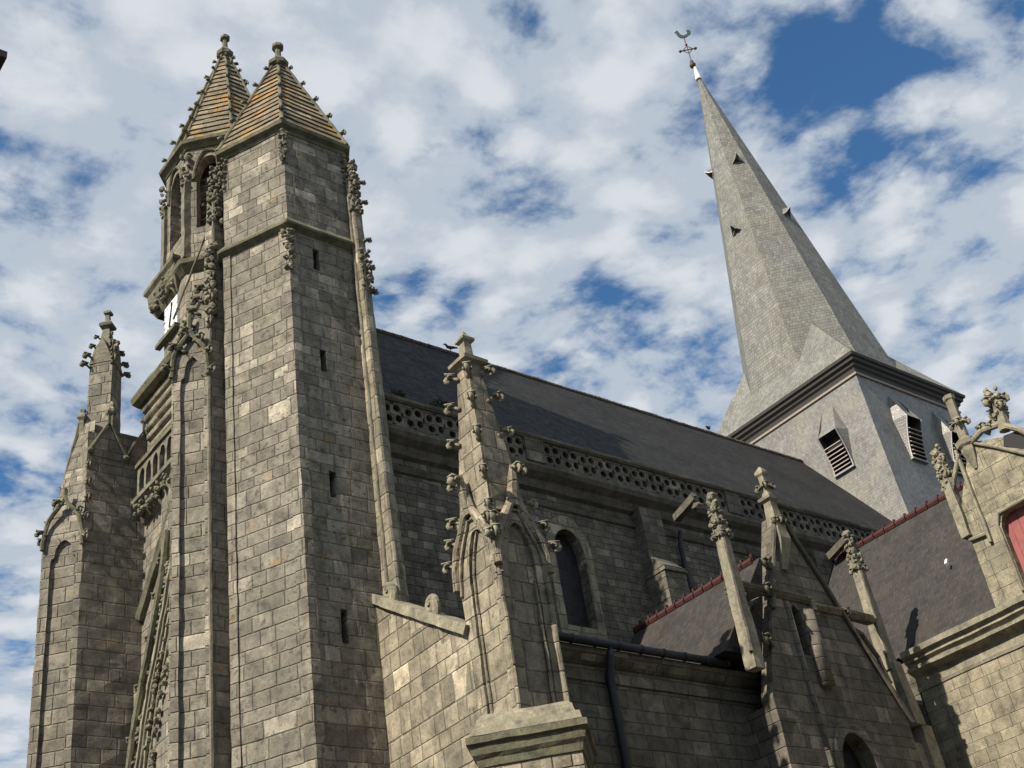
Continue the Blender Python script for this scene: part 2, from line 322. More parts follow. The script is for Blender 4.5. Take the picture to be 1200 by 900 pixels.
def V2(a): return Vector((math.cos(a), math.sin(a)))
def lerp(a, b, t): return tuple(a[i]+(b[i]-a[i])*t for i in range(len(a)))
def arch(u0, u1, z0, zs, zt, n=9, kind='point'):     # window or panel outline, counter-clockwise in (u, z)
    um = (u0+u1)/2; h = (u1-u0)/2; pts = [(u0, z0), (u1, z0)]; R_ = []
    for i in range(n+1):
        t = i/n
        if kind == 'point': x, y = math.cos(t*math.pi/2)**.85, math.sin(t*math.pi/2)**1.15
        elif kind == 'round': x, y = math.cos(t*math.pi/2), math.sin(t*math.pi/2)
        elif kind == 'ogee': x = 1-t**1.9*.62 if t < .6 else (1-.6**1.9*.62)*(1-(t-.6)/.4)**1.35; y = t
        else:                                      # cusped
            CP = [(1, 0), (1, .25), (.93, .40), (.72, .44), (.69, .52), (.62, .72), (.45, .86), (.22, .95), (0, 1.), (0, 1.)]; x, y = CP[i]
        R_.append((h*x, zs+(zt-zs)*y))
    pts += [(um+x, z) for x, z in R_] + [(um-x, z) for x, z in R_[::-1][1:]]
    return pts
def foliage_band(b, c, z0, z1, r0, r1, n, s=.05):      # cluster of small carved leaves round a shaft
    for i in range(n):
        t = random.random(); a = random.uniform(0, 6.283); r = r0+(r1-r0)*t
        b.lump((c[0]+r*math.cos(a), c[1]+r*math.sin(a), z0+(z1-z0)*t), s*random.uniform(.8, 1.4), (1, 1, random.uniform(.7, 1.3)), .3)
    return b
def rect(u0, u1, z0, z1): return [(u0, z0), (u1, z0), (u1, z1), (u0, z1)]
def poly_in(p, f, c=None):                             # scale polygon towards its centre
    c = c or (sum(x for x, _ in p)/len(p), sum(y for _, y in p)/len(p)); return [(c[0]+(x-c[0])*f, c[1]+(y-c[1])*f) for x, y in p]
def inset(p, d):                                       # inset of a ccw polygon
    n = len(p); out = []
    for i in range(n):
        a = Vector(p[i])-Vector(p[i-1]); c = Vector(p[(i+1) % n])-Vector(p[i]); na = Vector((-a.y, a.x)).normalized(); nb = Vector((-c.y, c.x)).normalized()
        q = Vector(p[i]) + (na+nb)*d/max(.3, 1+na.dot(nb)); out.append((q.x, q.y))
    return out
def finial(b, c, r, h, rot=math.pi/4, n=4):            # moulded collar, neck, small cap
    b.lathe(c, [(r*.5, -h*.3), (r*.62, 0), (r*1.25, h*.08), (r*1.3, h*.2), (r*.75, h*.34), (r*.42, h*.42), (r*.36, h*.72), (r*.75, h*.78), (r*.72, h*.88), (r*.1, h)], n, rot); return b

# ================================================================== THE GROUND
gb = B().add([(-300, -300, 0), (700, -300, 0), (700, 700, 0), (-300, 700, 0)], [(0, 1, 2, 3)])
o = obj('ground', gb, 'cob'); o['kind'] = 'structure'

# ================================================================== NAVE
NX0, NX1, NY, RY, EZ, RZ = 13.4, 37.66, 21.2, 25.5, 18.5, 24.6
nave = thing('church_nave', (25, 25.5, 0), 'long stone nave with steep dark slate roof behind the big pinnacle', 'nave')
def umul(x): return x - 12.0
wb = B()
win1 = [(20.30 + (u-.5)*1.35 - 12, z) for u, z in []]
holes = [arch(x0-12, x0-12+1.0, 13.35, 15.35, 16.05, kind='point') for x0 in (19.65, 27.0, 31.6)]
wb.plate((12, NY), (1, 0), rect(0, NX1-12.6, 0, 17.0), holes, .45)
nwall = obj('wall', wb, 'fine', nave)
for i, x0 in enumerate((19.65, 27.0, 31.6)):
    w = obj('window', B().plate((12, NY+.3), (1, 0), arch(x0-12-.02, x0-12+1.02, 13.3, 15.35, 16.08), (), .05), 'glass', nave)
    fr = B().plate((12, NY-.03), (1, 0), arch(x0-12-.24, x0-12+1.24, 13.1, 15.45, 16.42), [arch(x0-12-.002, x0-12+1.002, 13.36, 15.35, 16.05)], .2)
    obj('window_surround', fr, 'pinn', w)
obj('gable_wall', B().prism([(NX0+.4, NY+.45), (NX1-.4, NY+.45), (NX1-.4, 29.6), (NX0+.4, 29.6)], 0, 17.9), 'fine', nave)
# roof
rb = B(); ys, yn = NY-.15, 2*RY-NY+.15
rb.add([(NX0, ys, EZ), (NX1+3, ys, EZ), (NX1+3, RY, RZ), (NX0, RY, RZ), (NX0, yn, EZ), (NX1+3, yn, EZ)], [(0, 1, 2, 3), (3, 2, 5, 4), (0, 3, 4), (0, 4, 5, 1), (1, 5, 2)])
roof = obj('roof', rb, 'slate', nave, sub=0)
tb = B(); x = NX0
while x < NX1:
    tb.tube([(x, RY, RZ+.01), (x+.3, RY, RZ+.01)], [.08, .075], 8); tb.lump((x+.31, RY, RZ+.07), .05); x += .34
obj('ridge_tiles', tb, 'carvedark', roof)
# string course, cornice, parapet
yp = 20.78
cb = B().sweep([(13.9, NY), (NX1, NY)], [(-.03, 16.55), (.06, 16.6), (.10, 16.72), (-.03, 16.8)], closed=False)
cb.sweep([(13.9, NY), (NX1, NY)], [(-.03, 16.97), (.12, 17.05), (.2, 17.25), (.40, 17.38), (.46, 17.5), (.42, 17.62), (-.03, 17.62)], closed=False)
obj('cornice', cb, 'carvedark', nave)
pb = B(); u0 = 13.9; hz0, hz1 = 17.62, 18.30; un = .62; k = 0
while u0 < NX1-.8:
    hs = []; U = u0-12; cc = (U+un/2, (hz0+hz1)/2)
    pier = k % 12 == 8
    if not pier:
        for q in range(4):                      # four teardrops turning round a centre, and corner eyes
            a = math.pi/4+q*math.pi/2
            ctr = (cc[0]+.165*math.cos(a), cc[1]+.165*math.sin(a))
            hs.append([(ctr[0]+.094*math.cos(t*math.pi/5+.0)*(1+.55*math.cos(t*math.pi/5-a-.6)), ctr[1]+.098*math.sin(t*math.pi/5)*(1+.55*math.cos(t*math.pi/5-a-.6))) for t in range(10)])
        for q in (0,):
            a = 0; ctr = (cc[0]+.275, cc[1]); hs.append([(ctr[0]+.028*math.cos(t*math.pi/3), ctr[1]+.09*math.sin(t*math.pi/3)) for t in range(6)])
        for q in (1, 3):
            a = q*math.pi/2; ctr = (cc[0], cc[1]+.295*math.sin(a)); hs.append([(ctr[0]+.07*math.cos(t*math.pi/3), ctr[1]+.022*math.sin(t*math.pi/3)) for t in range(6)])
    pb.plate((12, yp+(0 if not pier else -.05)), (1, 0), rect(U, U+un-.002, hz0, hz1), hs, .16 if not pier else .22)
    u0 += un; k += 1
obj('parapet', pb, 'aisle', nave)
obj('parapet_shade_sheet', B().bx(13.9, NX1, yp+.22, yp+.26, hz0, hz1-.05), 'ink_shade', nave)  # black sheet added behind the tracery, so its gaps read as deep shade
obj('parapet_rail', B().sweep([(13.9, yp), (NX1, yp)], [(-.16, 18.30), (.04, 18.30), (.09, 18.36), (.09, 18.43), (.0, 18.5), (-.3, 18.52)], closed=False), 'carvedark', nave)
# clerestory buttresses with weathered offsets
for bxx in (22.7, 29.9):
    bb = B()
    bb.bx(bxx, bxx+.78, 20.86, 21.22, 15.6, 17.1)
    bb.add([(bxx, 20.86, 15.6), (bxx+.78, 20.86, 15.6), (bxx+.78, 20.45, 15.15), (bxx, 20.45, 15.15), (bxx, 21.22, 15.6), (bxx+.78, 21.22, 15.6), (bxx, 21.22, 15.1), (bxx+.78, 21.22, 15.1)], [(0, 1, 2, 3), (0, 4, 5, 1), (3, 2, 7, 6), (0, 3, 6, 4), (1, 5, 7, 2), (4, 6, 7, 5)])
    bb.bx(bxx-.03, bxx+.81, 20.40, 21.2, 15.02, 15.14); bb.bx(bxx, bxx+.78, 20.45, 21.2, 12, 15.02)
    obj('buttress', bb, 'aisle', nave)
for gx in (23.9, 30.4):
    gb_ = B().box((gx, 20.3, 17.0), (.10, 0, 0), (0, .42, -.13), (0, .02, .09)).box((gx, 20.3, 17.08), (.05, 0, 0), (0, .45, -.14), (0, .02, .06))
    gb_.lump((gx, 19.88, 16.86), .14, (1, 1.1, 1), .25); obj('gargoyle', gb_, 'carvedark', nave, rough=.01)
obj('rain_pipe', B().tube([(24.25, 20.95, 16.7), (24.25, 21.08, 16.3), (24.25, 21.08, 15.6), (24.3, 21.08, 12.5)], .07, 10), 'zinc', nave, smooth=True)

# ================================================================== STAIR TURRET
TC = (13.12, 22.32)
HX = [(12.18, 20.70), (14.02, 20.70), (14.9, 22.3), (14.0, 23.95), (12.2, 24.0), (11.32, 22.42)]
st = thing('stair_turret', (*TC, 0), 'tallest granite turret in front, with slit windows and orange-lichened pyramid cap', 'turret')
EZT = 26.15
slits = [(12.95-12.18+dx, a, c) for dx, a, c in ((-.09, 21.62, 22.28), (-.09, 18.55, 19.18), (-.06, 15.2, 15.86), (-.02, 11.78, 12.55))]
b = B(); sh = [rect(u, u+.17, a, c) for u, a, c in slits]
b.plate(HX[0], (1, 0), rect(0, 1.84, 0, EZT), sh, .35)
core = inset(HX, .36); b.prism(core, 0, EZT-.02)
for i in range(1, 6):
    a, c = Vector(HX[i]), Vector(HX[(i+1) % 6]); L = (c-a).length; b.plate(a, (c-a)/L, rect(0, L, 0, EZT), (), .3)
tw = obj('wall', b, 'turret', st)
for u, a, c in slits: obj('slit_window', B().bx(12.18+u-.01, 12.18+u+.18, 21.03, 21.06, a-.02, c+.02), 'ink_shade', st)
# corner quoins strips standing slightly proud below the band, band, eave
qb = B()
for i in (0, 1, 5):
    p = Vector(HX[i]); a = (Vector(HX[i-1])-p).normalized(); c = (Vector(HX[(i+1) % 6])-p).normalized()
    na, nc = Vector((-a.y, a.x)), Vector((c.y, -c.x))
    # small L-shaped clasping strip
    o1 = p + (na+nc)/(1+na.dot(nc))*.035
    if i == 1: continue
    w_ = .24
    qb.prism([tuple(p+a*w_), tuple(p+a*w_+na*.035), tuple(o1), tuple(p+c*w_*.8+nc*.035), tuple(p+c*w_*.8)], 0, 22.7)
obj('corner_strip', qb, 'turret', st)
obj('string_course', B().sweep(HX, [(0, 22.62), (.05, 22.66), (.16, 22.74), (.17, 22.80), (.02, 23.02), (0, 23.02)]), 'mould', st)
obj('eave_moulding', B().sweep(HX, [(-.2, EZT-.12), (.02, EZT-.12), (.05, EZT-.04), (.17, EZT+.03), (.19, EZT+.12), (.05, EZT+.2), (-.2, EZT+.2)]), 'mould', st)
def stepped_cap(name, poly, c, z0, z1, rows, mat, parent, top=.05):
    b = B(); n = len(poly)
    for r in range(rows):
        t0, t1 = r/rows, (r+1)/rows; f = lambda t: top+(1-top)*(1-t)
        lo = poly_in(poly, f(t0)*1.0+.032, c); hi = poly_in(poly, f(t1)+.0, c)
        zz0, zz1 = z0+(z1-z0)*t0-.02, z0+(z1-z0)*t1
        b.prism(lo, zz0, zz1, hi)
    return obj(name, b, mat, parent)
EX = [(TC[0]+(x-TC[0])*1.06, TC[1]+(y-TC[1])*1.06) for x, y in HX]
AP = 30.7
cap = stepped_cap('cap', EX, TC, EZT+.2, AP, 15, 'cap', st)
def hips(parent, poly, c, z0, z1, top, r, crn, size, kind=CRK, skip=()):
    for i, p in enumerate(poly):
        if i in skip: continue
        q = (c[0]+(p[0]-c[0])*top, c[1]+(p[1]-c[1])*top); d = Vector((p[0]-c[0], p[1]-c[1])).normalized()
        A, Z = Vector((*p, z0))+Vector((*d, 0))*.02, Vector((*q, z1))+Vector((*d, 0))*.02
        obj('hip_roll', B().tube([A, Z], [r, r*.8], 8), 'mould', parent)
        for k in range(crn):
            t = (k+.55)/crn; crk(parent, A.lerp(Z, t)+Vector((*d, 0))*.02, d, size*(1-.25*t), kind, .25)
hips(cap, EX, TC, EZT+.2, AP, .06, .06, 5, .5)
fb = B(); finial(fb, (*TC, AP-.2), .24, 1.15, n=8); obj('finial', fb, 'mould', cap)
lb = B()
for i, n_ in ((0, 60), (1, 50), (5, 50)):
    p = Vector(HX[i]); d = (p-Vector(TC)).normalized(); c_ = p+d*.01
    foliage_band(lb, c_, 24.9, 26.0, .05, .10, n_, .05)
for i in (0,):
    p = Vector(HX[i]); foliage_band(lb, p, 21.3, 22.6, .09, .12, 60, .055)
obj('carved_leaves', lb, 'carve', st)
# the battered pilaster at its south-east corner
pz = [(0, 1.32), (9, 1.2), (12.7, 1.04), (14.5, .92), (18.7, .72), (21.7, .56), (23.4, .44), (25.0, .32)]; pz = [(z_, d_*.56) for z_, d_ in pz]
sb = B(); x0 = 14.03
for (za, da), (zb, db) in zip(pz, pz[1:]):
    f = lambda d_: [(x0, 20.72), (x0, 20.72-d_), (x0+.05, 20.72-d_-.02), (x0+.20, 20.72-d_+.0), (x0+.33, 20.72-d_+.1), (x0+.33, 20.72)][::1]
    sb.prism(f(da), za, zb, f(db))
sb2 = B().tube([(x0-.015, 20.72-d_*.45, z) for z, d_ in pz], .04, 8)
pil = obj('corner_pilaster', sb, 'pinn', st); obj('edge_roll', sb2, 'carve', pil)
lb = B(); foliage_band(lb, (x0+.12, 20.52), 23.9, 25.7, .15, .07, 90, .055); foliage_band(lb, (x0+.16, 20.36), 21.2, 22.5, .12, .1, 50, .05)
obj('carved_leaves', lb, 'carve', pil)
for z in (21.2, 22.0, 22.9, 24.2, 24.9): crk(pil, (x0+.22, 20.42, z), (.9, -.4), .5)

# ================================================================== BELL TURRET (octagon on the west front)
OC = (13.0, 25.45); OA = 1.64
def octa(c, a, rot=22.5): return [(c[0]+a/math.cos(math.pi/8)*math.cos(R(rot+45*k)), c[1]+a/math.cos(math.pi/8)*math.sin(R(rot+45*k))) for k in range(8)]
OV = octa(OC, OA); OE = 28.55
bt = thing('bell_turret', (*OC, 0), 'eight-sided bell turret with louvred openings, left behind the slit-windowed turret', 'turret')
b = B(); L = 2*OA*math.tan(math.pi/8)
for k in range(8):
    a, c = Vector(OV[k-1]), Vector(OV[k]); d = (c-a).normalized()
    ar = arch(.30, L-.30, 25.45, 27.3, 28.1)
    b.plate(a, d, rect(0, L, 24.35, OE), [ar], .32)
b.prism(inset(OV, .85), 16, OE-.1)
bw = obj('wall', b, 'stone', bt)
for k in range(8):
    a, c = Vector(OV[k-1]), Vector(OV[k]); d = (c-a).normalized(); nn = Vector((d.y, -d.x))
    lv = B(); m = a+d*(L/2)-nn*.38
    for q in range(9):
        z = 25.55+q*.25; lv.box((m.x, m.y, z), (d.x*.36, d.y*.36, 0), (nn.x*.1, nn.y*.1, -.08), (0, 0, .015))
    obj('louvres', lv, 'carve', bt)
    hb = B(); pts = arch(.22, L-.22, 27.0, 27.25, 28.3)[1:]
    P3 = [Vector((*(a+d*u+nn*.03), z)) for u, z in pts[:-1]] + [Vector((*(a+d*pts[-1][0]+nn*.03), pts[-1][1]))]
    hb.tube(P3, .05, 6); obj('hood_mould', hb, 'mould', bt)
lb = B()
for v in OV:
    d = (Vector(v)-Vector(OC)).normalized(); lb.prism([(v[0]+x*.10, v[1]+y*.10) for x, y in ((-1, -1), (1, -1), (1, 1), (-1, 1))], 24.4, 27.2)
    foliage_band(lb, Vector(v)+d*.05, 26.9, 28.3, .07, .12, 22, .06)
obj('angle_shaft', lb, 'carve', bt)
b = B().prism(OV, 16, 24.0); obj('lower_stage', b, 'stone', bt)
obj('string_course', B().sweep(OV, [(0, 23.85), (.05, 23.9), (.22, 24.1), (.25, 24.22), (.02, 24.42), (0, 24.42)]), 'mould', bt)
obj('eave_moulding', B().sweep(OV, [(-.2, OE-.1), (.04, OE-.1), (.1, OE), (.2, OE+.05), (.22, OE+.15), (.05, OE+.25), (-.2, OE+.25)]), 'mould', bt)
OX = octa(OC, OA*1.04)
cap = stepped_cap('cap', OX, OC, OE+.25, 34.1, 19, 'capdull', bt)
hips(cap, OX, OC, OE+.25, 34.1, .06, .05, 7, .48)
fb = B(); finial(fb, (*OC, 33.95), .22, 1.2, n=8); obj('finial', fb, 'mould', cap)
# corbelled box over the clock on the west face
XF = OC[0]-OA
b = B().sweep([(XF+.2, 26.6), (XF-.0, 26.6), (XF-.0, 25.25), (XF+.2, 25.25)], [(0, 23.6), (.06, 23.7), (.12, 23.85), (.2, 24.05), (.22, 24.4), (.3, 24.5), (.3, 24.62), (0, 24.7)], closed=False)
hd = obj('carved_canopy', b, 'mould', bt)
lb = B()
for i in range(60): lb.lump((XF-.1-random.random()*.13, random.uniform(25.2, 26.7), 23.75+random.random()*.6), .07, jit=.3)
obj('carved_leaves', lb, 'carve', hd)
ck = thing('clock', (XF-.05, 25.57, 22.5), 'square white clock face on the bell turret, under the carved canopy', 'clock')
CY0, CY1, CZ0, CZ1 = 25.18, 25.97, 22.5, 23.46
obj('clock_face', B().bx(XF-.06, XF-.01, CY0, CY1, CZ0, CZ1), 'face', ck)
cm = Vector((XF-.075, (CY0+CY1)/2, (CZ0+CZ1)/2)); hb = B()
def hand(a, l, w): 
    d = Vector((0, -math.sin(a), math.cos(a))); s_ = Vector((0, math.cos(a), math.sin(a))); hb.box(cm+d*l/2, d*(l/2+.04), s_*w, (.006, 0, 0))
hand(R(12), .37, .032); hand(R(193), .30, .04); obj('clock_hand', hb, 'ink_shade', ck)
nb = B()
for i in range(12):
    a = R(30*i); d = Vector((0, -math.sin(a), math.cos(a))); s_ = Vector((0, math.cos(a), math.sin(a)))
    nb.box(cm+Vector((.012, 0, 0))+d*.40*(1.0 if i % 3 else .98), d*(.05 if i % 3 else .065), s_*(.012 if i % 3 else .02), (.003, 0, 0))
obj('hour_mark', nb, 'ink_shade', ck)
obj('clock_sill', B().box((XF-.08, 25.75, 22.40), (.08, 0, 0), (0, .62, 0), (0, 0, .06)), 'mould', bt)
# leaning iron rod and carved finial on the outer edge
obj('iron_rod', B().tube([(XF-.35, 24.75, 22.2), (XF+.25, 24.0, 24.9)], .03, 6), 'mould', bt)

# ================================================================== WEST FRONT
FX = 11.5
wf = thing('west_front', (FX, 25.8, 0), 'narrow wall between the two left buttresses, with carved gallery and portal gable', 'facade')
b = B().prism([(FX, 27.6), (FX, 23.6), (13.6, 23.6), (13.6, 27.6)], 0, 20.6); obj('wall', b, 'cream' if False else 'stone', wf)
# rolls below the clock stage
rl = B()
for i in range(5):
    z = 19.35+i*.27; rl.tube([(FX-.42+.07*(4-i)*-0-.0+(.05*(4-i)), 23.9, z), (FX-.42+(.05*(4-i)), 26.55, z)], .13, 10)
rl.bx(FX-.3, FX+.1, 23.9, 26.5, 19.2, 20.55)
obj('roll_moulding', rl, 'pinn', wf, smooth=True)
obj('roll_cornice', B().bx(FX-.6, FX+.2, 23.9, 26.7, 20.55, 20.95).tube([(FX-.6, 23.9, 20.75), (FX-.6, 26.7, 20.75)], .2, 8), 'mould', wf)
gl = B(); gl.plate((FX-.3, 27.3), (0, -1), rect(0, 3.2, 18.2, 19.1), [arch(.12+i*.42, .42+i*.42, 18.28, 18.75, 18.98) for i in range(7)], .12)
gal = obj('gallery_parapet', gl, 'carve', wf)
obj('gallery_rail', B().bx(FX-.36, FX-.1, 24.0, 27.35, 19.1, 19.22), 'mould', gal)
obj('gallery_shade_sheet', B().bx(FX-.17, FX-.14, 24.0, 27.3, 18.2, 19.1), 'ink_shade', gal)  # thin black sheet painting the shade behind the gallery arches
cb = B().sweep([(FX, 27.45), (FX, 23.9)], [(0, 17.55), (.08, 17.6), (.14, 17.7), (.26, 18.0), (.38, 18.08), (.38, 18.2), (0, 18.2)], closed=False)
for i in range(70): cb.lump((FX-.18-random.random()*.14, random.uniform(24.0, 27.4), 17.68+random.random()*.36), .08, jit=.3)
obj('carved_frieze', cb, 'carve', wf)
# raking roll of the portal gable, and archivolts with leaves
pg = B(); A0, A1 = (FX-.08, 27.45, 15.1), (FX-.08, 25.0, 17.9)
pg.tube([A0, A1], .09, 8); pg.tube([(FX-.02, 27.5, 15.0), (FX-.02, 25.0, 17.95)], .16, 6); obj('raking_moulding', pg, 'mould', wf)
px0 = FX-.35
pts = [(27.45, 9.5), (27.3, 10.6), (27.0, 11.8), (26.6, 12.9), (26.1, 13.9), (25.7, 14.8), (25.45, 15.6)]
pg = B().tube([(px0, y, z) for y, z in pts] + [(px0, 25.3, 16.3)], .10, 8)
por = obj('portal_gable', pg, 'mould', wf)
for k, (dy, r) in enumerate(((.28, .045), (.42, .045), (.56, .05), (.72, .045), (.85, .04))):
    obj('archivolt', B().tube([(px0+.05+.03*k, y-dy, z-.35*dy) for y, z in pts], r, 6), 'carvelight' if k % 2 == 0 else 'carve', por)
lb = B()
for i in range(150):
    k = random.randrange(len(pts)-1); t = random.random(); y, z = lerp(pts[k], pts[k+1], t); dd = random.choice((.14, .64, 1.0, .98))
    lb.lump((px0+.03+random.random()*.06, y-dd+random.uniform(-.05, .05), z-.35*dd), .065, jit=.35)
obj('carved_leaves', lb, 'carve', por)
for y, z in pts[2:]: crk(por, (px0, y+.05, z+.05), (-.4, .9), .5)
obj('portal_block', B().prism([(px0+.15, 27.4), (px0+.15, 23.8), (FX+.02, 23.8), (FX+.02, 27.4)], 0, 13.2), 'stone', wf)

# buttress noses -----------------------------------------------------------
def nose(root, A, Bp, xb, ztop, hoodz, panel, mat='stone'):
    """buttress with a pointed nose: A = south-west corner, Bp = tip"""
    A, Bp = Vector(A), Vector(Bp); C_ = Vector((A.x, 2*Bp.y-A.y)); d = (A-Bp).normalized(); L = (A-Bp).length; n = Vector((d.y, -d.x))
    core = [tuple(A-n*.1), (xb, A.y), (xb, C_.y), tuple(C_), tuple(Bp-n*.1)]
    b = B(); ins = [(A.x+.14*0+.0, A.y)]
    b.prism([(A.x, A.y), (xb, A.y), (xb, C_.y), (C_.x, C_.y), (Bp.x+.02, Bp.y+.14), (Bp.x+.1, Bp.y+.03), (A.x-.02*0, A.y+.13)], 0, hoodz)
    u0, u1, z0, zs, zt = panel
    b.plate(Bp, d, rect(0, L, 0, hoodz), [arch(u0, u1, z0, zs, zt, kind='cusp')], .10)
    return obj('wall', b, mat, root), A, Bp, C_, d, L, n
# left buttress
lbt = thing('buttress', (10.5, 28.1, 0), 'far left granite buttress with a sunk panel and a small square crocketed pinnacle on top', 'buttress', 'buttresses of the west front')
w, A, Bp, C_, d, L, n = nose(lbt, (9.93, 27.5), (9.22, 28.21), 12.2, 0, 17.05, (.20, L_ := .84, 4, 16.2, 17.0))
b = B(); cpt = (10.45, 28.1)
# stepped-back upper stage: full south part plus sloped nose
b.prism([(9.93, 27.5), (12.2, 27.5), (12.2, 28.92), (9.93, 28.92)], 17.05, 19.6)
b.prism([(9.93, 27.5), (9.93, 28.92), (9.22, 28.21)], 17.05, 20.7, [(10.2, 27.8), (10.2, 28.7), (10.0, 28.21)])
b.bx(9.97, 12.2, 27.62, 28.8, 19.6, 20.15)
obj('upper_stage', b, 'stone', w)
gb_ = B()
for ua in (0, .95):
    gb_.plate((9.98+ua, 27.47), (1, 0), [(0, 19.35), (.95, 19.35), (.95, 19.5), (.475, 20.35), (0, 19.5)], (), .9)
obj('gablet', gb_, 'stone', w)
cb = B()
for ua in (0, .95):
    cb.tube([(9.96+ua, 27.45, 19.5), (9.98+ua+.475, 27.45, 20.42), (9.98+ua+.97, 27.45, 19.5)], .05, 6)
    cb.lathe((9.98+ua+.475, 27.45, 20.35), [(.05, 0), (.05, .3), (.12, .36), (.12, .42), (.05, .5), (.02, .56)], 4, math.pi/4)
for ua in (0, .95, 1.9): cb.lump((9.98+ua, 27.44, 19.45), .1)
cb.bx(10.4, 12.3, 27.9, 28.7, 20.15, 20.5)
obj('gablet_coping', cb, 'mould', w)
def ogee_hood(parent, O, d, n, u0, u1, z0, z1, r=.055, cr=4, size=.55, kind=None, mat='mould', tip=.35, crlist=None):
    um = (u0+u1)/2; P_ = arch(u0, u1, z0, z0+.02, z1, kind='ogee')[1:]
    path = [Vector((*(Vector(O)+Vector(d)*u+Vector(n)*.06), z)) for u, z in P_]
    top = Vector((*(Vector(O)+Vector(d)*um+Vector(n)*.06), z1+tip)); half = len(path)//2
    ob = obj('hood_mould', B().tube(path[:half+1]+[top], r, 6).tube(path[half:], r, 6), mat, parent)
    for k in range(cr):
        t = (k+.5)/cr
        i = int(t*half); p1, p2 = path[i], path[len(path)-2-i]
        crk(ob, p1, (d[0]*.8+n[0]*.3, d[1]*.8+n[1]*.3), size, kind); crk(ob, p2, (-d[0]*.8+n[0]*.3, -d[1]*.8+n[1]*.3), size, kind)
    return ob
ogee_hood(w, Bp, d, n, .0, L, 16.75, 18.2, cr=2, size=.6, tip=.2)
for k in range(5):
    t = k/4; crk(w, (9.30+.62*t, 28.30, 17.15+2.1*t), (-.6, .8), .6, CRD); crk(w, (9.95+.0*t, 27.52-.0*t, 17.05+2.0*t), (.1, -.6), .55)
obj('raking_coping', B().tube([(9.18, 28.25, 16.9), (9.62, 28.27, 18.6), (9.95, 28.25, 20.75)], .055, 6), 'mould', w)
# its pinnacle, set diagonally
PC = (10.55, 28.15); hw = .35
b = B(); sq = [(PC[0]-hw*1.414, PC[1]), (PC[0], PC[1]-hw*1.414), (PC[0]+hw*1.414, PC[1]), (PC[0], PC[1]+hw*1.414)]
b.prism(sq, 19.5, 22.75, poly_in(sq, .9)); sq2 = poly_in(sq, .9)
pn = obj('pinnacle', b, 'stone', w)
b = B().prism(poly_in(sq, .82), 22.5, 24.1, poly_in(sq, .22)); 
finial(b, (*PC, 24.0), .20, .7, 0.)
obj('pinnacle_spire', b, 'carve', w)
gbb = B()
for k in range(4):
    a, c = Vector(sq2[k]), Vector(sq2[(k+1) % 4]); dd = (c-a).normalized(); Lq = (c-a).length
    gbb.plate(a+Vector((dd.y, -dd.x))*.02, dd, [(-.03, 22.65), (Lq+.03, 22.65), (Lq*.5, 23.55)], (), .12)
obj('pinnacle_gablet', gbb, 'carve', w)
for k in range(4):
    p = Vector(sq[k]); dd = (p-Vector(PC)).normalized()
    for z, f, s_ in ((22.62, .95, .62), (22.95, .82, .6), (23.3, .6, .55), (23.65, .42, .42)):
        q = Vector(PC)+(p-Vector(PC))*f; crk(w, (*q, z), dd, s_, CRD)
for sgn in (0, 1):
    q = lerp(sq[0], sq[1], -.1+1.15*sgn); b = B().lathe((*q, 20.1), [(.09, -.6), (.09, .7), (.16, .78), (.16, .86), (.06, .95), (.09, 1.05), (.02, 1.15)], 4, 0); obj('corner_shaft', b, 'carve', w)

# right buttress of the front
rbt = thing('buttress', (11.2, 23.4, 0), 'buttress with cusped sunk panel and leafy shaft, close left of the tallest front turret', 'buttress', 'buttresses of the west front')
w, A, Bp, C_, d, L, n = nose(rbt, (11.03, 22.78), (10.42, 23.39), 12.4, 0, 19.95, (.17, .75, 4, 18.8, 19.85))
b = B().prism([(11.03, 22.78), (12.4, 22.78), (12.4, 23.9), (11.03, 23.9), (10.5, 23.39)], 19.95, 21.2, [(11.12, 22.78), (12.4, 22.78), (12.4, 23.9), (11.12, 23.6), (10.98, 23.0)])
b.prism([(11.12, 22.78), (11.6, 22.78), (11.6, 23.3), (11.12, 23.3), (10.98, 23.0)], 21.2, 25.3, [(11.24, 22.78), (11.5, 22.78), (11.5, 23.2), (11.24, 23.2), (11.14, 23.0)])
obj('upper_stage', b, 'stone', w)
ogee_hood(w, Bp, d, n, -.04, L+.0, 19.25, 20.6, r=.06, cr=3, size=.62, tip=.5)
for k in range(6):
    t = k/5; crk(w, (10.62+.45*t, 23.2-.25*t, 20.1+1.9*t), (-.75, .55), .75, CRD)
    if k % 2: crk(w, (11.0+.12*t, 22.75, 20.3+1.9*t), (-.1, -.9), .6)
lb = B(); foliage_band(lb, (11.30, 22.85), 24.1, 26.1, .2, .1, 110, .07); foliage_band(lb, (11.12, 22.8), 21.0, 23.3, .10, .12, 70, .07)
obj('carved_leaves', lb, 'carve', w)
obj('edge_shaft', B().tube([(11.03, 22.76, 8), (11.03, 22.76, 19.9), (11.14, 22.74, 21.4), (11.2, 22.74, 25)], .045, 6), 'carve', w)

# ================================================================== CORNER PINNACLE AND FLANK WALL
XW = 13.83
ais = thing('aisle', (18, 17.5, 0), 'low granite aisle with dark gutter and downpipe, right of the big pinnacle', 'aisle')
ab = B(); AY = 17.45
ab.plate((XW+.3, AY), (1, 0), rect(0, 27.4-XW-.3, 0, 10.7), [], .4)
aw = obj('wall', ab, 'aisle', ais)
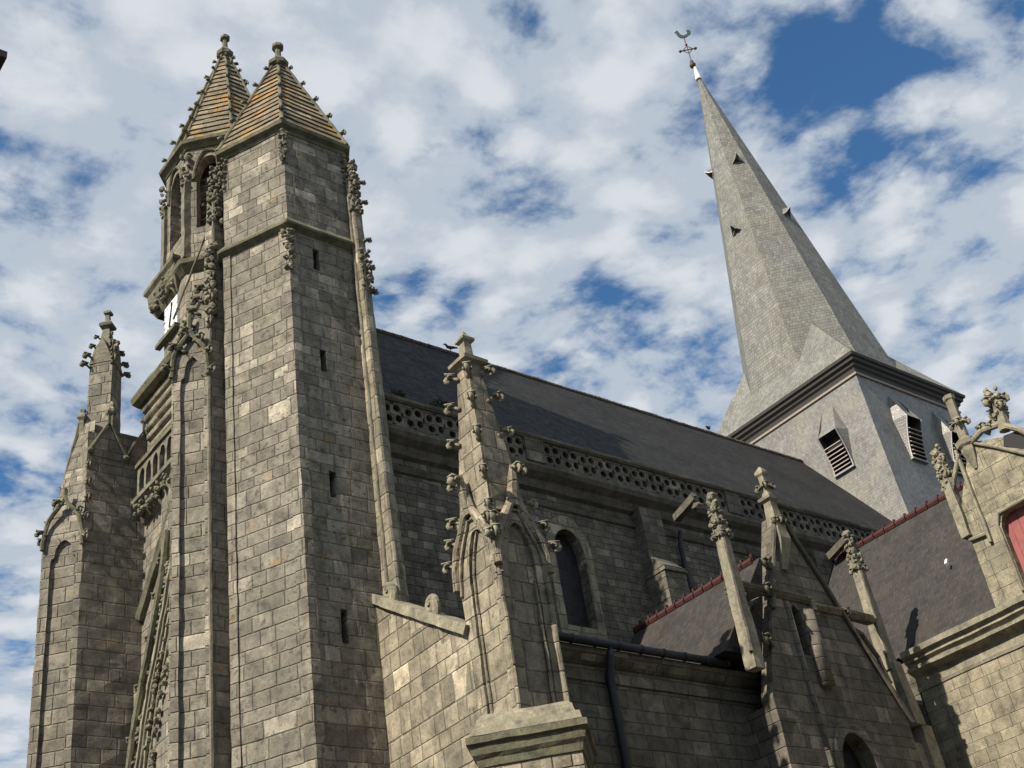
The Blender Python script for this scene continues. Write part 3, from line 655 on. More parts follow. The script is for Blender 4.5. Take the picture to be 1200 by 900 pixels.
# west end wall with sloping coping
eb = B(); Y0, Y1 = 20.75, 17.70
eb.plate((XW, Y0), (0, -1), [(0, 0), (Y0-Y1, 0), (Y0-Y1, 10.86), (0, 12.84)], (), .4)
obj('end_wall', eb, 'pinn', ais)
cp = B(); s0, s1 = Vector((XW-.07, Y0, 12.84)), Vector((XW-.07, Y1, 10.86))
dn = (s1-s0); dn.normalize(); upv = Vector((0, -dn.z, dn.y)); upv = -upv if upv.z < 0 else upv
cp.box((s0+s1)/2+Vector((.27, 0, 0))+upv*.07, (.30, 0, 0), (s1-s0)/2, upv*.10)
cop = obj('coping', cp, 'carvelight', ais)
for t in (.1, .57): 
    p = s0.lerp(s1, t)+upv*.22+Vector((.16, 0, .05))
    sp_ = B(); sp_.tube([p+Vector((.02, -.12, -.2)), p+Vector((.02, -.16, -.08))]+[p+Vector((-.02*a/9, -.17*math.cos(a)*(1-a/13), .19*math.sin(a)*(1-a/13)+.04)) for a in [q*.45 for q in range(22)]], [.06, .055]+[.05-.0012*q for q in range(22)], 7, 1.7); sp_.tube([p+Vector((0, .1, -.2)), p+Vector((0, .12, -.1)), p+Vector((0, .03, -.06))], [.05, .045, .03], 6); obj('scroll', sp_, 'carvelight', cop)
# aisle roof, cornice, gutter, pipe
ab = B().add([(XW+.3, AY+.05, 10.9), (27.3, AY+.05, 10.9), (27.3, NY+.1, 12.95), (XW+.3, NY+.1, 12.95)], [(0, 1, 2, 3)]); obj('roof', ab, 'slate', ais)
obj('lead_flashing', B().bx(14.6, 27.2, NY-.12, NY-.005, 12.82, 13.02), 'zinc', ais)
obj('cornice', B().sweep([(14.9, AY), (27.3, AY)], [(-.05, 10.1), (.05, 10.12), (.07, 10.28), (.02, 10.3), (.02, 10.42), (.12, 10.5), (.2, 10.62), (.22, 10.74), (-.05, 10.8)], closed=False), 'aisle', ais)
gt = B().tube([(15.0, AY-.3, 10.83), (20.35, AY-.3, 10.83)], .085, 10)
for i in range(9): gt.tube([(15.3+i*.62, AY-.3, 10.83), (15.35+i*.62, AY-.3, 10.83)], .1, 10)
gut = obj('gutter', gt, 'zinc', ais, smooth=True)
dp = B().tube([(16.93, AY-.3, 10.76), (16.93, AY-.28, 10.6), (16.95, AY-.12, 10.2), (16.95, AY-.12, 9.9), (16.95, AY-.12, 0)], [.05, .07, .10, .085, .085], 12)
obj('downpipe', dp, 'zinc', ais, smooth=True)

pin = thing('corner_pinnacle', (14.4, 17.1, 0), 'large sunlit square pinnacle with ogee panels and hooked crockets, standing at the aisle corner', 'pinnacle')
X1, YA, YB = 14.98, 16.5, 17.72; zb, zt = 8.9, 12.9
b = B()
W1, W2 = (YB-YA), (X1-XW)
b.prism([(XW+.08, YA+.09), (X1-.02, YA+.09), (X1-.02, YB-.01), (XW+.08, YB-.01)], zb-.2, zt+.4)
ogo = lambda a, c: [(a, zb-.01), (c, zb-.01), (c, 12.3), (c-(c-a)*.07, 12.47), (c-(c-a)*.25, 12.86), (c-(c-a)*.4, 13.17), ((a+c)/2, 13.65), (a+(c-a)*.4, 13.17), (a+(c-a)*.25, 12.86), (a+(c-a)*.07, 12.47), (a, 12.3)]
b.plate((XW, YB), (0, -1), ogo(0, W1), [arch(.30, W1-.2, zb+.05, 11.7, 12.75, kind='point')], .12)
b.plate((XW+.12, YA), (1, 0), ogo(0, W2-.12), [arch(.14, W2-.36, zb+.05, 11.7, 12.75, kind='point')], .12)
shaft = obj('shaft', b, 'pinn', pin)
obj('panel_bead', B().tube([(XW+.05, YB-.36, zb), (XW+.05, YB-.36, 11.6), (XW+.05, YB-.42, 12.2), (XW+.05, YB-.66, 12.75)], .03, 6)
    .tube([(XW, YA, zb), (XW, YA, 12.3)], .045, 8).tube([(X1-.04, YA-.02, zb), (X1-.04, YA-.02, 12.2)], .06, 8).tube([(X1-.3, YA+.02, zb+.1), (X1-.3, YA+.02, 11.6)], .03, 6), 'pinn', shaft)
# tapered spire
lo = [(XW+.03, YA+.03), (X1-.18, YA+.03), (X1-.18, YB-.15), (XW+.03, YB-.15)]; ctr = (14.13, 16.88)
spz0, spz1 = 13.0, 16.45
hi = [(13.83, 16.56), (14.14, 16.56), (14.14, 16.9), (13.83, 16.9)]
b = B().prism(lo, spz0, spz1, hi); lo = [(XW, YA), (X1-.18, YA), (X1-.18, YB-.15), (XW, YB-.15)]; spz0 = 12.6; spr = obj('spire', b, 'pinn', pin)
b = B().lathe((13.985, 16.73, spz1), [(.2, -.1), (.26, 0), (.42, .04), (.43, .12), (.26, .2), (.15, .28), (.13, .62), (.22, .66), (.22, .72), (.10, .80), (.03, .92)], 4, math.pi/4)
obj('finial', b, 'carvelight', spr)
for i in range(4):
    d4 = Vector(lo[i])-Vector((14.3, 17.0)); d4.normalize()
    for k in range(5):
        t = (.10, .30, .53, .74, .93)[k]+(.05 if i % 2 else 0); p = Vector((*lo[i], spz0)).lerp(Vector((*hi[i], spz1)), min(.96, t))
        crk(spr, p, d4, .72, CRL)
# ogee hoods of the two visible gables
def hood(O, dd, nn, Wd, pitch=0):
    P_ = [(0.0-.05, 11.75), (-.03, 12.1), (.06, 12.45), (Wd*.25, 12.85), (Wd*.4, 13.15), (Wd*.5, 13.75)]
    P2 = [(Wd-u, z) for u, z in P_[::-1]]
    f = lambda u, z, e: Vector((*(Vector(O)+Vector(dd)*u+Vector(nn)*e), z))
    hb = B().tube([f(u, z, .06) for u, z in P_+P2[1:]], .075, 8, 1.2).tube([f(Wd*.5+(u-Wd*.5)*.86, z-.14, .03) for u, z in P_[:-1]+P2[1:]], .04, 6)
    hm = obj('ogee_hood', hb, 'pinn', shaft)
    sb_ = B().tube([f(Wd*.5, 13.1, .03), f(Wd*.5, 13.6, .12), f(Wd*.5, 13.95, .18)], [.12, .11, .07], 8); obj('hood_stalk', sb_, 'pinn', hm)
    for u, z, s_ in ((-.05, 12.35, 1), (.12, 12.75, 1), (Wd+.05, 12.35, -1), (Wd-.12, 12.75, -1)):
        crk(hm, f(u, z, .05), (-dd[0]*s_*.9+nn[0]*.4, -dd[1]*s_*.9+nn[1]*.4), .72, CRL)
    crk(hm, f(Wd*.5, 13.85, .15), nn, .75, CRL)
hood((XW, YB), (0, -1), (-1, 0), W1); hood((XW, YA), (1, 0), (0, -1), W2)
# base set square to the diagonal
def sqrot(c, a, b_): u = Vector((1, -1)).normalized(); v = Vector((1, 1)).normalized(); c = Vector(c); return [tuple(c+u*x+v*y) for x, y in ((-a, -b_), (a, -b_), (a, b_), (-a, b_))]
bc = Vector((14.33, 16.89))
pl_ = sqrot(bc, .88, .80)
b = B().prism(pl_, 0, 8.2); base = obj('base', b, 'pinn', pin)
b = B().sweep(pl_, [(-.03, 7.98), (.03, 8.0), (.05, 8.12), (.10, 8.2), (.12, 8.34), (.18, 8.38), (.18, 8.50), (-.03, 8.55)]); obj('drip_moulding', b, 'mould', base)
b = B().prism(sqrot(bc, .98, .90), 8.54, 8.68, sqrot(bc, .95, .87)).prism(sqrot(bc, .88, .80), 8.68, 8.86, sqrot(bc, .84, .76)).prism(sqrot(bc, .82, .74), 8.86, 8.93, sqrot(bc, .78, .70)); obj('ledge', b, 'carvelight', base)

# ================================================================== SIDE CHAPEL GABLE
chp = thing('side_chapel', (22.7, 17, 0), 'steep shaded stone gable with small red-ridged roof and arched window at the bottom', 'chapel')
GY = 16.5; GX = 22.62
b = B()
outer = [(20.75, 0), (25.3, 0), (25.3, 10.0), (22.75, 14.55), (22.45, 14.55), (22.02, 13.45), (21.58, 12.2), (20.95, 10.5), (20.75, 9.9)]
hl = [[(22.15, 11.0), (22.45, 11.0), (22.45, 12.05), (22.3, 12.25), (22.15, 12.05)], arch(22.4, 23.6, 5.0, 8.3, 9.3, kind='round')]
b.plate((0, GY), (1, 0), outer, hl, .34)
cw = obj('wall', b, 'aisle', chp)
obj('window', B().plate((0, GY+.35), (1, 0), arch(22.36, 23.64, 4.9, 8.3, 9.35, kind='round'), (), .05), 'glass', chp)
obj('arch_moulding', B().plate((0, GY-.05), (1, 0), arch(22.15, 23.85, 5.0, 8.3, 9.58, kind='round'), [arch(22.4, 23.6, 5.001, 8.3, 9.3, kind='round')], .12), 'aisle', cw)
obj('slit_window', B().bx(22.1, 22.5, GY+.4, GY+.43, 10.9, 12.3), 'ink_shade', chp)
obj('rounded_shaft', B().tube([(22.62, GY-.02, 10.3), (22.62, GY-.02, 12.1)], .2, 12).tube([(22.05, GY+.0, 6.5), (22.05, GY+.0, 12.25)], .08, 8), 'aisle', cw, smooth=True)
# raking coping both sides
cb = B()
for pts_ in ([(22.6, 14.75), (24.24, 11.8), (25.4, 9.75)], [(22.6, 14.75), (22.02, 13.45), (21.5, 12.0)]):
    cb.tube([(x, GY-.06, z) for x, z in pts_], .055, 6); cb.tube([(x+.02, GY-.0, z+.08) for x, z in pts_], .04, 6)
obj('raking_coping', cb, 'carvedark', cw)
for (u, z, s_) in ((21.75, 13.15, -1), (21.6, 12.45, -1), (21.1, 11.2, -1), (23.9, 12.3, 1)): crk(cw, (u, GY-.02, z), (s_, -.4), .8, CRD)
# stepped string with shoulders to the pinnacles and quadrant braces
b = B().sweep([(20.5, GY), (21.75, GY), (21.75, GY-.0), (22.85, GY)], [(-.03, 12.3), (.05, 12.32), (.12, 12.42), (.12, 12.49), (-.03, 12.54)], closed=False)
b.sweep([(23.0, GY), (25.1, GY)], [(-.03, 12.17), (.05, 12.19), (.11, 12.29), (.11, 12.35), (-.03, 12.40)], closed=False).bx(22.85, 23.0, GY-.1, GY+.2, 12.15, 12.5)
b.bx(20.45, 20.8, GY+.12, GY+.34, 12.34, 12.5).tube([(24.5, GY+.12, 12.28), (25.2, GY+.2, 12.3), (26.05, 17.0, 12.62)], .085, 6)
obj('string_course', b, 'aisle', cw)
for br in (B().tube([(20.6+.0, GY+.2, 11.2), (20.72, GY+.2, 11.7), (20.98, GY+.2, 12.1), (21.4, GY+.2, 12.3)], .065, 6), B().tube([(25.75, GY+.45, 10.9), (25.5, GY+.4, 11.5), (25.0, GY+.3, 12.0), (24.25, GY+.2, 12.15)], .065, 6)): obj('quadrant_brace', br, 'aisle', cw)

# apex finial
b = B(); fx = 22.5
b.prism([(fx-.3, GY-.06), (fx-.1, GY-.06), (fx-.1, GY+.1), (fx-.3, GY+.1)], 13.1, 13.9, [(fx-.17, GY-.17), (fx+.17, GY-.17), (fx+.17, GY+.17), (fx-.17, GY+.17)])
b.prism([(fx-.17, GY-.17), (fx+.17, GY-.17), (fx+.17, GY+.17), (fx-.17, GY+.17)], 13.9, 14.9, [(fx-.11, GY-.11), (fx+.11, GY-.11), (fx+.11, GY+.11), (fx-.11, GY+.11)])
b.lathe((fx, GY, 14.9), [(.14, 0), (.25, .06), (.27, .14), (.15, .2), (.1, .32), (.1, .74), (.16, .79), (.16, .86), (.03, 1.0)], 4, math.pi/4)
fin = obj('apex_finial', b, 'carvelight', cw)
for a in range(4): crk(fin, (fx, GY, 15.32), V2(R(45+90*a)), .62, CRK)
for a in (200, 250, 290): crk(fin, (fx, GY-.05, 14.35), V2(R(a)), .6, CRD)
# side pinnacles
def slim_pinnacle(x, y, z0, zs, ztip, label):
    t = thing('slim_pinnacle', (x, y, z0), label, 'pinnacle', 'slim pinnacles beside the chapel gable')
    h = .155
    b = B(); sq = [(x-h, y-h), (x+h, y-h), (x+h, y+h), (x-h, y+h)]
    b.prism(sq, z0-.05, zs, poly_in(sq, .72))
    b.tube([(x-h-.02, y-h+.02, z0+.3), (x-h*.8-.01, y-h*.8, zs-.1)], .05, 6)
    s_ = obj('shaft', b, 'carvelight', t)
    b = B().prism(poly_in(sq, .9), zs, ztip-.15, poly_in(sq, .3)); b.lump((x, y, ztip-.08), .14, (1, 1, .8), .2)
    foliage_band(b, (x, y), zs, ztip-.1, .17, .07, 46, .06)
    obj('leafy_tip', b, 'carve', t)
    for k in range(4):
        for q, (f, s2) in enumerate(((0.02, .62), (.3, .5), (.6, .42), (.85, .34))):
            crk(t, (x, y, zs+(ztip-zs)*f), V2(R(45+90*k)), s2, CRK)
    return t
slim_pinnacle(20.42, 16.5, 10.5, 13.6, 14.72, 'slim crocketed pinnacle left of the chapel gable, standing on the gutter end')
slim_pinnacle(26.07, 17.05, 11.36, 14.0, 15.12, 'slim crocketed pinnacle right of the chapel gable, in front of the big slate roof')
b = B()
for z0, z1, xa, xb2 in ((0, 9.9, 26.27, 26.84), (9.9, 11.46, 26.05, 26.42)):
    b.prism([(xa, 16.78), (xb2, 16.78), (xb2, 17.36), (xa, 17.36)], z0, z1, [(xa-.1*(z0 > 0), 16.82), (xb2-.17, 16.82), (xb2-.17, 17.36), (xa-.1*(z0 > 0), 17.36)])
b.bx(25.28, 26.6, 16.95, 17.2, 0, 9.5)
obj('corner_buttress', b, 'carvelight', cw)
# chapel roof
RX = 21.95; RZ1 = 13.5; tn = math.tan(R(52)); ez = 10.95; hwx = (RZ1-ez)/tn
b = B().add([(RX-hwx, GY+.3, ez), (RX, GY+.3, RZ1), (RX+hwx*1.15, GY+.3, ez), (RX-hwx, NY+.05, ez), (RX, NY+.05, RZ1), (RX+hwx*1.15, NY+.05, ez)], [(0, 1, 4, 3), (1, 2, 5, 4), (0, 2, 1), (3, 4, 5), (0, 3, 5, 2)])
cr_ = obj('roof', b, 'slatew', chp)
def ridge(parent, x, y0, y1, z, step=.33, r=.11):
    b = B(); y = y0
    while y < y1:
        b.tube([(x, y, z-.03), (x, y+step-.03, z-.03)], [r, r*.92], 8); b.box((x, y+.02, z+.06), (.035, 0, 0), (0, .03, 0), (0, 0, .09)); y += step
    return obj('ridge_tiles', b, 'red', parent)
ridge(cr_, RX, GY+.5, NY, RZ1+.04)
# aisle side walls of chapel
obj('side_wall', B().bx(20.78, 20.9, GY+.3, AY+.1, 0, 9.8).bx(25.05, 25.25, GY+.3, AY+.1, 0, 10.9), 'aisle', chp)

# ================================================================== TRANSEPT
tr = thing('transept', (30, 14, 0), 'sunlit pale stone wall at right with cornice, slate roof and ornate dormer gable', 'transept')
TX = 27.3
b = B().prism([(TX, AY-.25), (TX, 6), (34, 6), (34, AY-.25)], 0, 11.05); tw_ = obj('wall', b, 'cream', tr)
obj('cornice', B().sweep([(TX, AY-.22), (TX, 6)], [(-.3, 10.93), (.03, 10.95), (.05, 11.03), (.003, 11.06), (.003, 11.3), (.24, 11.42), (.25, 11.5), (.17, 11.52), (.2, 11.6), (.28, 11.63), (.26, 11.69), (.37, 11.78), (.37, 11.92), (-.3, 12.0)], closed=False), 'carvelight', tw_)
zc, tnT = 11.92, math.tan(R(55)); TRX, TRZ = 30.76, 16.9
b = B().add([(TX-.12, AY-.3+0, zc), (TX-.12, 5, zc), (TRX, 5, TRZ), (TRX, NY+3, TRZ), (TX-.12, NY+.1, zc), (TRX+3.5, 5, 11.9), (TRX+3.5, NY+3, 11.9)], [(0, 1, 2, 3, 4), (2, 5, 6, 3), (1, 5, 2)])
troof = obj('roof', b, 'slatew', tr); ridge(troof, TRX, 8, 21.3, TRZ+.04, .4, .12)
obj('north_return', B().bx(TX+.02, 30.8, AY-.2, NY, 0, 11.85), 'aisle', tr)
vb = B().box((28.6, 16.05, 14.2), (.05, 0, .07), (0, .035, 0), (-.03, 0, .03)); obj('roof_vent', vb, 'white', troof)
# dormer gable facing the viewer: west wall carried up
DX = 27.22; D0 = 14.46
b = B()
ou = lambda y, z: (D0-y, z)
outer = [ou(14.46, 11.95), ou(9.0, 11.95), ou(9.0, 15.6), ou(12.2, 15.6), ou(13.35, 16.05), ou(13.72, 15.85), ou(14.2, 15.0), ou(14.44, 14.6)]
hole1 = [ou(13.58, 12.15), ou(10.8, 12.15), ou(10.8, 14.05), ou(13.3, 14.05), ou(13.48, 13.97), ou(13.58, 13.75)]
b.plate((DX, D0), (0, -1), outer, [hole1], .4)
dm = obj('dormer_wall', b, 'dormer', tr)
obj('shutter', B().bx(DX+.22, DX+.27, 10.7, 13.95, 12.05, 14.3), 'pink', tr)
sl = B()
for i in range(14): sl.bx(DX+.205, DX+.225, 10.8+i*.22, 10.8+i*.22+.2, 12.1, 14.25)
obj('shutter_board', sl, 'pink', tr)
obj('dormer_roof', B().add([(DX+.3, 14.4, 12.2), (DX+.3, 13.4, 15.9), (DX+.3, 9, 15.5), (31, 13.4, 15.9), (31, 14.4, 12.2), (31, 9, 15.5)], [(0, 1, 3, 4), (1, 2, 5, 3)]), 'slatew', tr)
db = B()
db.tube([(DX-.03, 13.64, 12.1), (DX-.03, 13.66, 13.8), (DX-.03, 13.5, 14.08), (DX-.03, 10.8, 14.13)], .05, 8)         # frame roll
db.tube([(DX-.05, 13.95, 13.5), (DX-.05, 13.95, 16.1)], .05, 6).tube([(DX-.05, 14.46, 13.8), (DX-.05, 13.95, 13.75)], .05, 6)
db.tube([(DX-.05, 13.4, 16.0), (DX-.05, 12.9, 15.6), (DX-.05, 12.2, 15.0)], .04, 6)
db.tube([(DX-.06, 14.44, 14.5), (DX-.06, 14.5, 15.0), (DX-.06, 14.2, 15.5), (DX-.06, 13.9, 15.95)], .06, 8)
db.tube([(DX-.06, 13.5, 16.05), (DX-.06, 13.1, 16.2), (DX-.06, 12.6, 16.1), (DX-.06, 12.2, 15.7), (DX-.06, 11.8, 15.2)], .08, 8)
obj('dormer_moulding', db, 'carvelight', dm)
b = B(); b.prism([(DX-.14, 14.36), (DX-.14, 14.6), (DX+.1, 14.6), (DX+.1, 14.36)][::-1], 13.9, 15.5)
b.tube([(DX, 14.48, 15.4), (DX, 14.48, 16.0), (DX, 14.48, 16.45)], [.13, .11, .06], 6); foliage_band(b, (DX, 14.48), 15.35, 16.5, .15, .08, 40, .065)
sp1 = obj('small_dormer_pinnacle', b, 'carvelight', tr)
for k in range(6): crk(sp1, (DX, 14.48, 15.3+.4*(k//2)), V2(R(135+110*(k % 2))), .55, CRL)
b = B().lathe((DX, 13.62, 15.9), [(.05, -.5), (.2, .0), (.2, .1), (.26, .16), (.28, .3), (.17, .36), (.13, .4), (.12, .9), (.15, .95), (.12, 1.0), (.11, 1.5), (.15, 1.55), (.15, 1.66), (.05, 1.7)], 6)
sp2 = obj('central_finial', b, 'carvelight', tr)
for k in range(4): crk(sp2, (DX, 13.62, 16.72), V2(R(90*k+20)), .68, CRL)
b = B().tube([(DX, 12.55, 15.9), (DX, 12.5, 16.4), (DX, 12.5, 16.9)], [.16, .15, .12], 8); foliage_band(b, (DX, 12.5), 16.3, 17.1, .16, .12, 36, .07)
sp3 = obj('right_finial', b, 'carvelight', tr)
for k in range(5): crk(sp3, (DX, 12.5, 16.75-.25*(k % 2)), V2(R(72*k+10)), .8, CRL)
for y, z in ((14.3, 15.75), (13.25, 16.3), (13.0, 16.2)): crk(dm, (DX, y, z), (-.2, .9 if y > 14 else -.9), .8, CRL)
obj('arch_void', B().plate((DX-.01, 12.75), (0, -1), [(0, 15.55), (.9, 14.9), (.9, 15.3), (.4, 15.75), (.1, 15.8)], (), .02), 'ink_shade', dm)  # flat black plate on the wall, standing for a shaded opening

# ================================================================== CROSSING TOWER AND SPIRE
ct = thing('crossing_tower', (41, 25.5, 0), 'square slate-clad tower with a very tall leaning slate spire rising behind the nave roof', 'bell tower')
def trect(z):                             # flared plan at height z
    prof = [(12, .75), (17, .58), (19.5, .42), (22, .22), (24, .10), (26.0, .02), (27.5, 0)]
    for (a, p), (c, q) in zip(prof, prof[1:]):
        if a <= z <= c: e = p+(q-p)*(z-a)/(c-a)
    return [(37.62-e, 22.02-e), (44.3+e, 22.02-e), (44.3+e, 29.2+e), (37.62-e, 29.2+e)], e
b = B(); zs = [12, 17, 19.5, 21, 22, 23, 24, 25, 26, 27.0]
for a, c in zip(zs, zs[1:]):
    p, q = trect(a)[0], trect(c)[0]; b.add([(x, y, a) for x, y in p]+[(x, y, c) for x, y in q], [(i, (i+1) % 4, 4+(i+1) % 4, 4+i) for i in range(4)])
me_ = mesh('tower_wall', b, 'tslate'); twl = obj('tower_wall', me_, 'tslate', ct)
top = trect(27.0)[0]
obj('eave', B().sweep(top, [(-.1, 26.75), (.03, 26.75), (.06, 26.9), (.14, 26.98), (.16, 27.08), (.26, 27.14), (.28, 27.25), (.36, 27.3), (.38, 27.42), (-.1, 27.45)]), 'eave', ct)
obj('lead_drip', B().sweep(top, [(.0, 26.62), (.07, 26.62), (.09, 26.7), (.0, 26.76)]), 'louvre', ct)
def wslate(y, z): return trect(z)[1]
def hooded(face, a0, a1, zs0, zs1):
    """louvred opening under a swept slate hood; face 'W' or 'S'; a0..a1 along the wall"""
    pz0, pz1 = zs0, zs1; e0, e1 = trect(pz0)[1], trect(pz1+.9)[1]; proj = .52
    def P_(a, out, z): return Vector((37.62-out, a, z)) if face == 'W' else Vector((a, 22.02-out, z))
    head = trect(pz1)[1]+proj; sill = e0+.05
    pe = trect(pz1+1.3)[1]+.0
    frs = []; mid = (a0+a1)/2; w = (a1-a0)/2
    n = 6; cheeks = B()
    for s_ in (-1, 1):
        ae = mid+s_*w; aw = mid+s_*(w+.14)
        # curved cheek from the sill up to the head, and crease above the head to the wall
        edge = [P_(ae, sill+(head-sill)*(t/n)**1.7, pz0+(pz1-pz0)*t/n) for t in range(n+1)]
        wal = [P_(mid+s_*(w+.02+.16*(t/n)**1.3), trect(pz0+(pz1-pz0)*t/n)[1]-.01, pz0+(pz1-pz0)*t/n) for t in range(n+1)]
        k = len(cheeks.v); cheeks.v += edge+wal+[P_(mid+s_*w*.6, pe-.01, pz1+1.3)]
        cheeks.f += [(k+i, k+i+1, k+n+2+i, k+n+1+i) for i in range(n)] + [(k+n, k+2*n+1, k+2*n+2)]; cheeks.v.append(P_(mid+s_*w*.9, pe+(head-pe)*.5, pz1+.42)); cheeks.f.append((k+n, k+2*n+2, k+2*n+3))
        frs.append(B().tube([p + (P_(0, .012, 0)-P_(0, 0, 0)) for p in edge], .028, 6))
    tl, tr2 = P_(mid-w, head, pz1), P_(mid+w, head, pz1); m1, m2 = P_(mid-w*.6, pe-.01, pz1+1.3), P_(mid+w*.6, pe-.01, pz1+1.3)
    c1, c2 = P_(mid-w*.9, pe+(head-pe)*.5, pz1+.42), P_(mid+w*.9, pe+(head-pe)*.5, pz1+.42)
    cheeks.add([tl, tr2, c2, c1, m1, m2], [(0, 1, 2, 3), (3, 2, 5, 4)])
    wd = obj('louvre_window', B().plate((37.62-e0-.015, a1) if face == 'W' else (a0, 22.02-e0-.015), (0, -1) if face == 'W' else (1, 0), rect(0, 2*w, pz0, pz1), (), .01), 'ink_shade', ct)
    obj('hood', cheeks, 'tslate', wd); [obj('frame', q_, 'lead', wd) for q_ in frs]
    lv = B(); nl = 7
    for i in range(nl):
        z = pz0+.1+(pz1-pz0-.45)*i/nl; o_ = e0+.05+(head-sill)*.5*(i/nl)**1.7
        c = P_(mid, o_+.06, z+.05); al = Vector((0, w*.94, 0)) if face == 'W' else Vector((w*.94, 0, 0)); ov = P_(0, .09, -.055)-P_(0, 0, 0)
        lv.box(c, al, ov, (0, 0, .018))
    obj('louvres', lv, 'louvre', wd)
    obj('window_sill', B().box(P_(mid, e0+.05, pz0-.03), (Vector((0, w*1.1, 0)) if face == 'W' else Vector((w*1.1, 0, 0))), P_(0, .07, 0)-P_(0, 0, 0), (0, 0, .035)), 'lead', wd)
hooded('W', 23.25, 24.15, 23.2, 24.75)
hooded('W', 26.9, 27.8, 23.2, 24.75)
hooded('S', 39.15, 40.05, 23.15, 24.85)
hooded('S', 42.0, 42.9, 23.15, 24.85)
# spire
E = [(37.26, 21.66), (44.66, 21.66), (44.66, 29.56), (37.26, 29.56)]; ez_ = 27.43
OCt = (41.5, 26.2); oa, ob = 3.05, 1.35
ring = [(-oa, ob), (-oa, -ob), (-ob-.0, -oa), (ob, -oa), (oa, -ob), (oa, ob), (ob, oa), (-ob, oa)]
rz = 29.2; TIP = Vector((40.30, 26.5, 49.35))
def rp(i, t): x, y = ring[i]; return Vector((OCt[0]+x, OCt[1]+y, rz)).lerp(TIP, t)
b = B(); NS = 1
k0 = [b.v.append(rp(i, 0)) or i for i in range(8)]
b.v += [rp(i, .985) for i in range(8)]
b.f += [(i, (i+1) % 8, 8+(i+1) % 8, 8+i) for i in range(8)] + [tuple(range(8, 16))]
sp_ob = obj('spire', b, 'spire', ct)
Ev = [Vector((*p, ez_)) for p in E]; base_ = len
sk = B()
# ring indices: 0,1 west face; 1,2 south-west; 2,3 south; 3,4 SE; 4,5 east; 5,6 NE; 6,7 north; 7,0 NW
rv = [rp(i, 0) for i in range(8)]
def Q(i, j, t, out=.03): m_ = (rp(i, t)+rp(j, t))/2; dd = Vector((m_.x-OCt[0], m_.y-OCt[1], 0)).normalized(); return m_+dd*out
Qs = [Q(1, 2, .098), Q(3, 4, .098), Q(5, 6, .098), Q(7, 0, .098)]     # SW, SE, NE, NW
sv = Ev + rv + Qs; sw, se, ne, nw = 0, 1, 2, 3
sk.add(sv, [(sw, nw, 4, 5), (sw, se, 7, 6), (se, ne, 9, 8), (ne, nw, 11, 10), (sw, 5, 12), (sw, 12, 6), (se, 7, 13), (se, 13, 8), (ne, 9, 14), (ne, 14, 10), (nw, 11, 15), (nw, 15, 4)])
obj('spire_skirt', sk, 'spire', ct)
# small triangular lucarnes on the spire
def lucarne(i, j, t, s=1., label=None, side=.5):
    p = rp(i, t).lerp(rp(j, t), side); nrm = (rp(j, t)-rp(i, t)).cross(TIP-rp(i, t)).normalized(); 
    if nrm.dot(p-Vector((OCt[0], OCt[1], p.z))) < 0: nrm = -nrm
    al = (rp(j, t)-rp(i, t)).normalized(); upd = (TIP-p).normalized(); nh = Vector((nrm.x, nrm.y, 0)).normalized()
    A_ = p+upd*.55*s+nrm*.02; O1, O2 = p-al*.42*s+nrm*.02-upd*.25*s, p+al*.42*s+nrm*.02-upd*.25*s; T_ = p+nh*.6*s+Vector((0, 0, .28*s)); 
    m1, m2 = O1.lerp(T_, .5)-Vector((0, 0, .09*s)), O2.lerp(T_, .5)-Vector((0, 0, .09*s))
    b = B().add([A_, O1, m1, T_, m2, O2], [(0, 1, 2), (0, 2, 3), (0, 3, 4), (0, 4, 5)])
    lu = obj('lucarne', b, 'tslate', sp_ob)
    obj('lucarne', B().tube([O1, m1, T_, m2, O2], .03, 5), 'lead', sp_ob)
    b = B().add([O1+nrm*.01, O2+nrm*.01, (O1+O2)/2+nrm*.01+upd*.55*s], [(0, 1, 2)])
    bd = B(); q = p+nh*.25*s-Vector((0, 0, .12*s)); bd.add([q-al*.13*s, q+al*.13*s, q+Vector((0, 0, .26*s))+nh*.05], [(0, 1, 2)]); obj('lucarne_opening', bd, 'ink_shade', sp_ob)
lucarne(0, 1, .435, .62); lucarne(1, 2, .64, .6); lucarne(2, 3, .455, .6); lucarne(7, 0, .665, .6); lucarne(0, 1, .13*0+.86, .01) if False else None
cz = TIP.z
capb = B().lathe((TIP.x+.0, TIP.y, cz-.25), [(.16, -.30), (.16, -.24), (.09, .3), (.07, .62), (.05, .7)], 10); obj('lead_cap', capb, 'white', ct)
cz = TIP.z-.32
wv = thing('weathercock', (TIP.x-.05, TIP.y+.05, cz+.8), 'iron cross and green copper weathercock on the tip of the tall spire', 'weathercock')
wx, wy = TIP.x-.05, TIP.y+.05
obj('ball', B().lathe((wx, wy, cz+.75), [(.06, -.05), (.14, .0), (.17, .12), (.13, .25), (.05, .34), (.1, .4), (.03, .5)], 10), 'rust', wv, smooth=True)
fwd = Vector((math.cos(R(-45)), math.sin(R(-45)), 0))
b = B().tube([(wx, wy, cz+1.1), (wx, wy, cz+3.0)], .028, 6)
cm2 = Vector((wx, wy, cz+2.05)); b.tube([cm2-fwd*.38, cm2+fwd*.38], .035, 6)
for s_ in (-1, 1): b.lump(cm2+fwd*.4*s_, .09); b.tube([cm2+fwd*.28*s_, cm2+Vector((0, 0, .28))], .022, 5); b.tube([cm2+fwd*.28*s_, cm2-Vector((0, 0, .28))], .022, 5)
b.lump(cm2+Vector((0, 0, .38)), .08); obj('iron_cross', b, 'rust', wv)
cz3 = cz+3.0; f_ = fwd; 
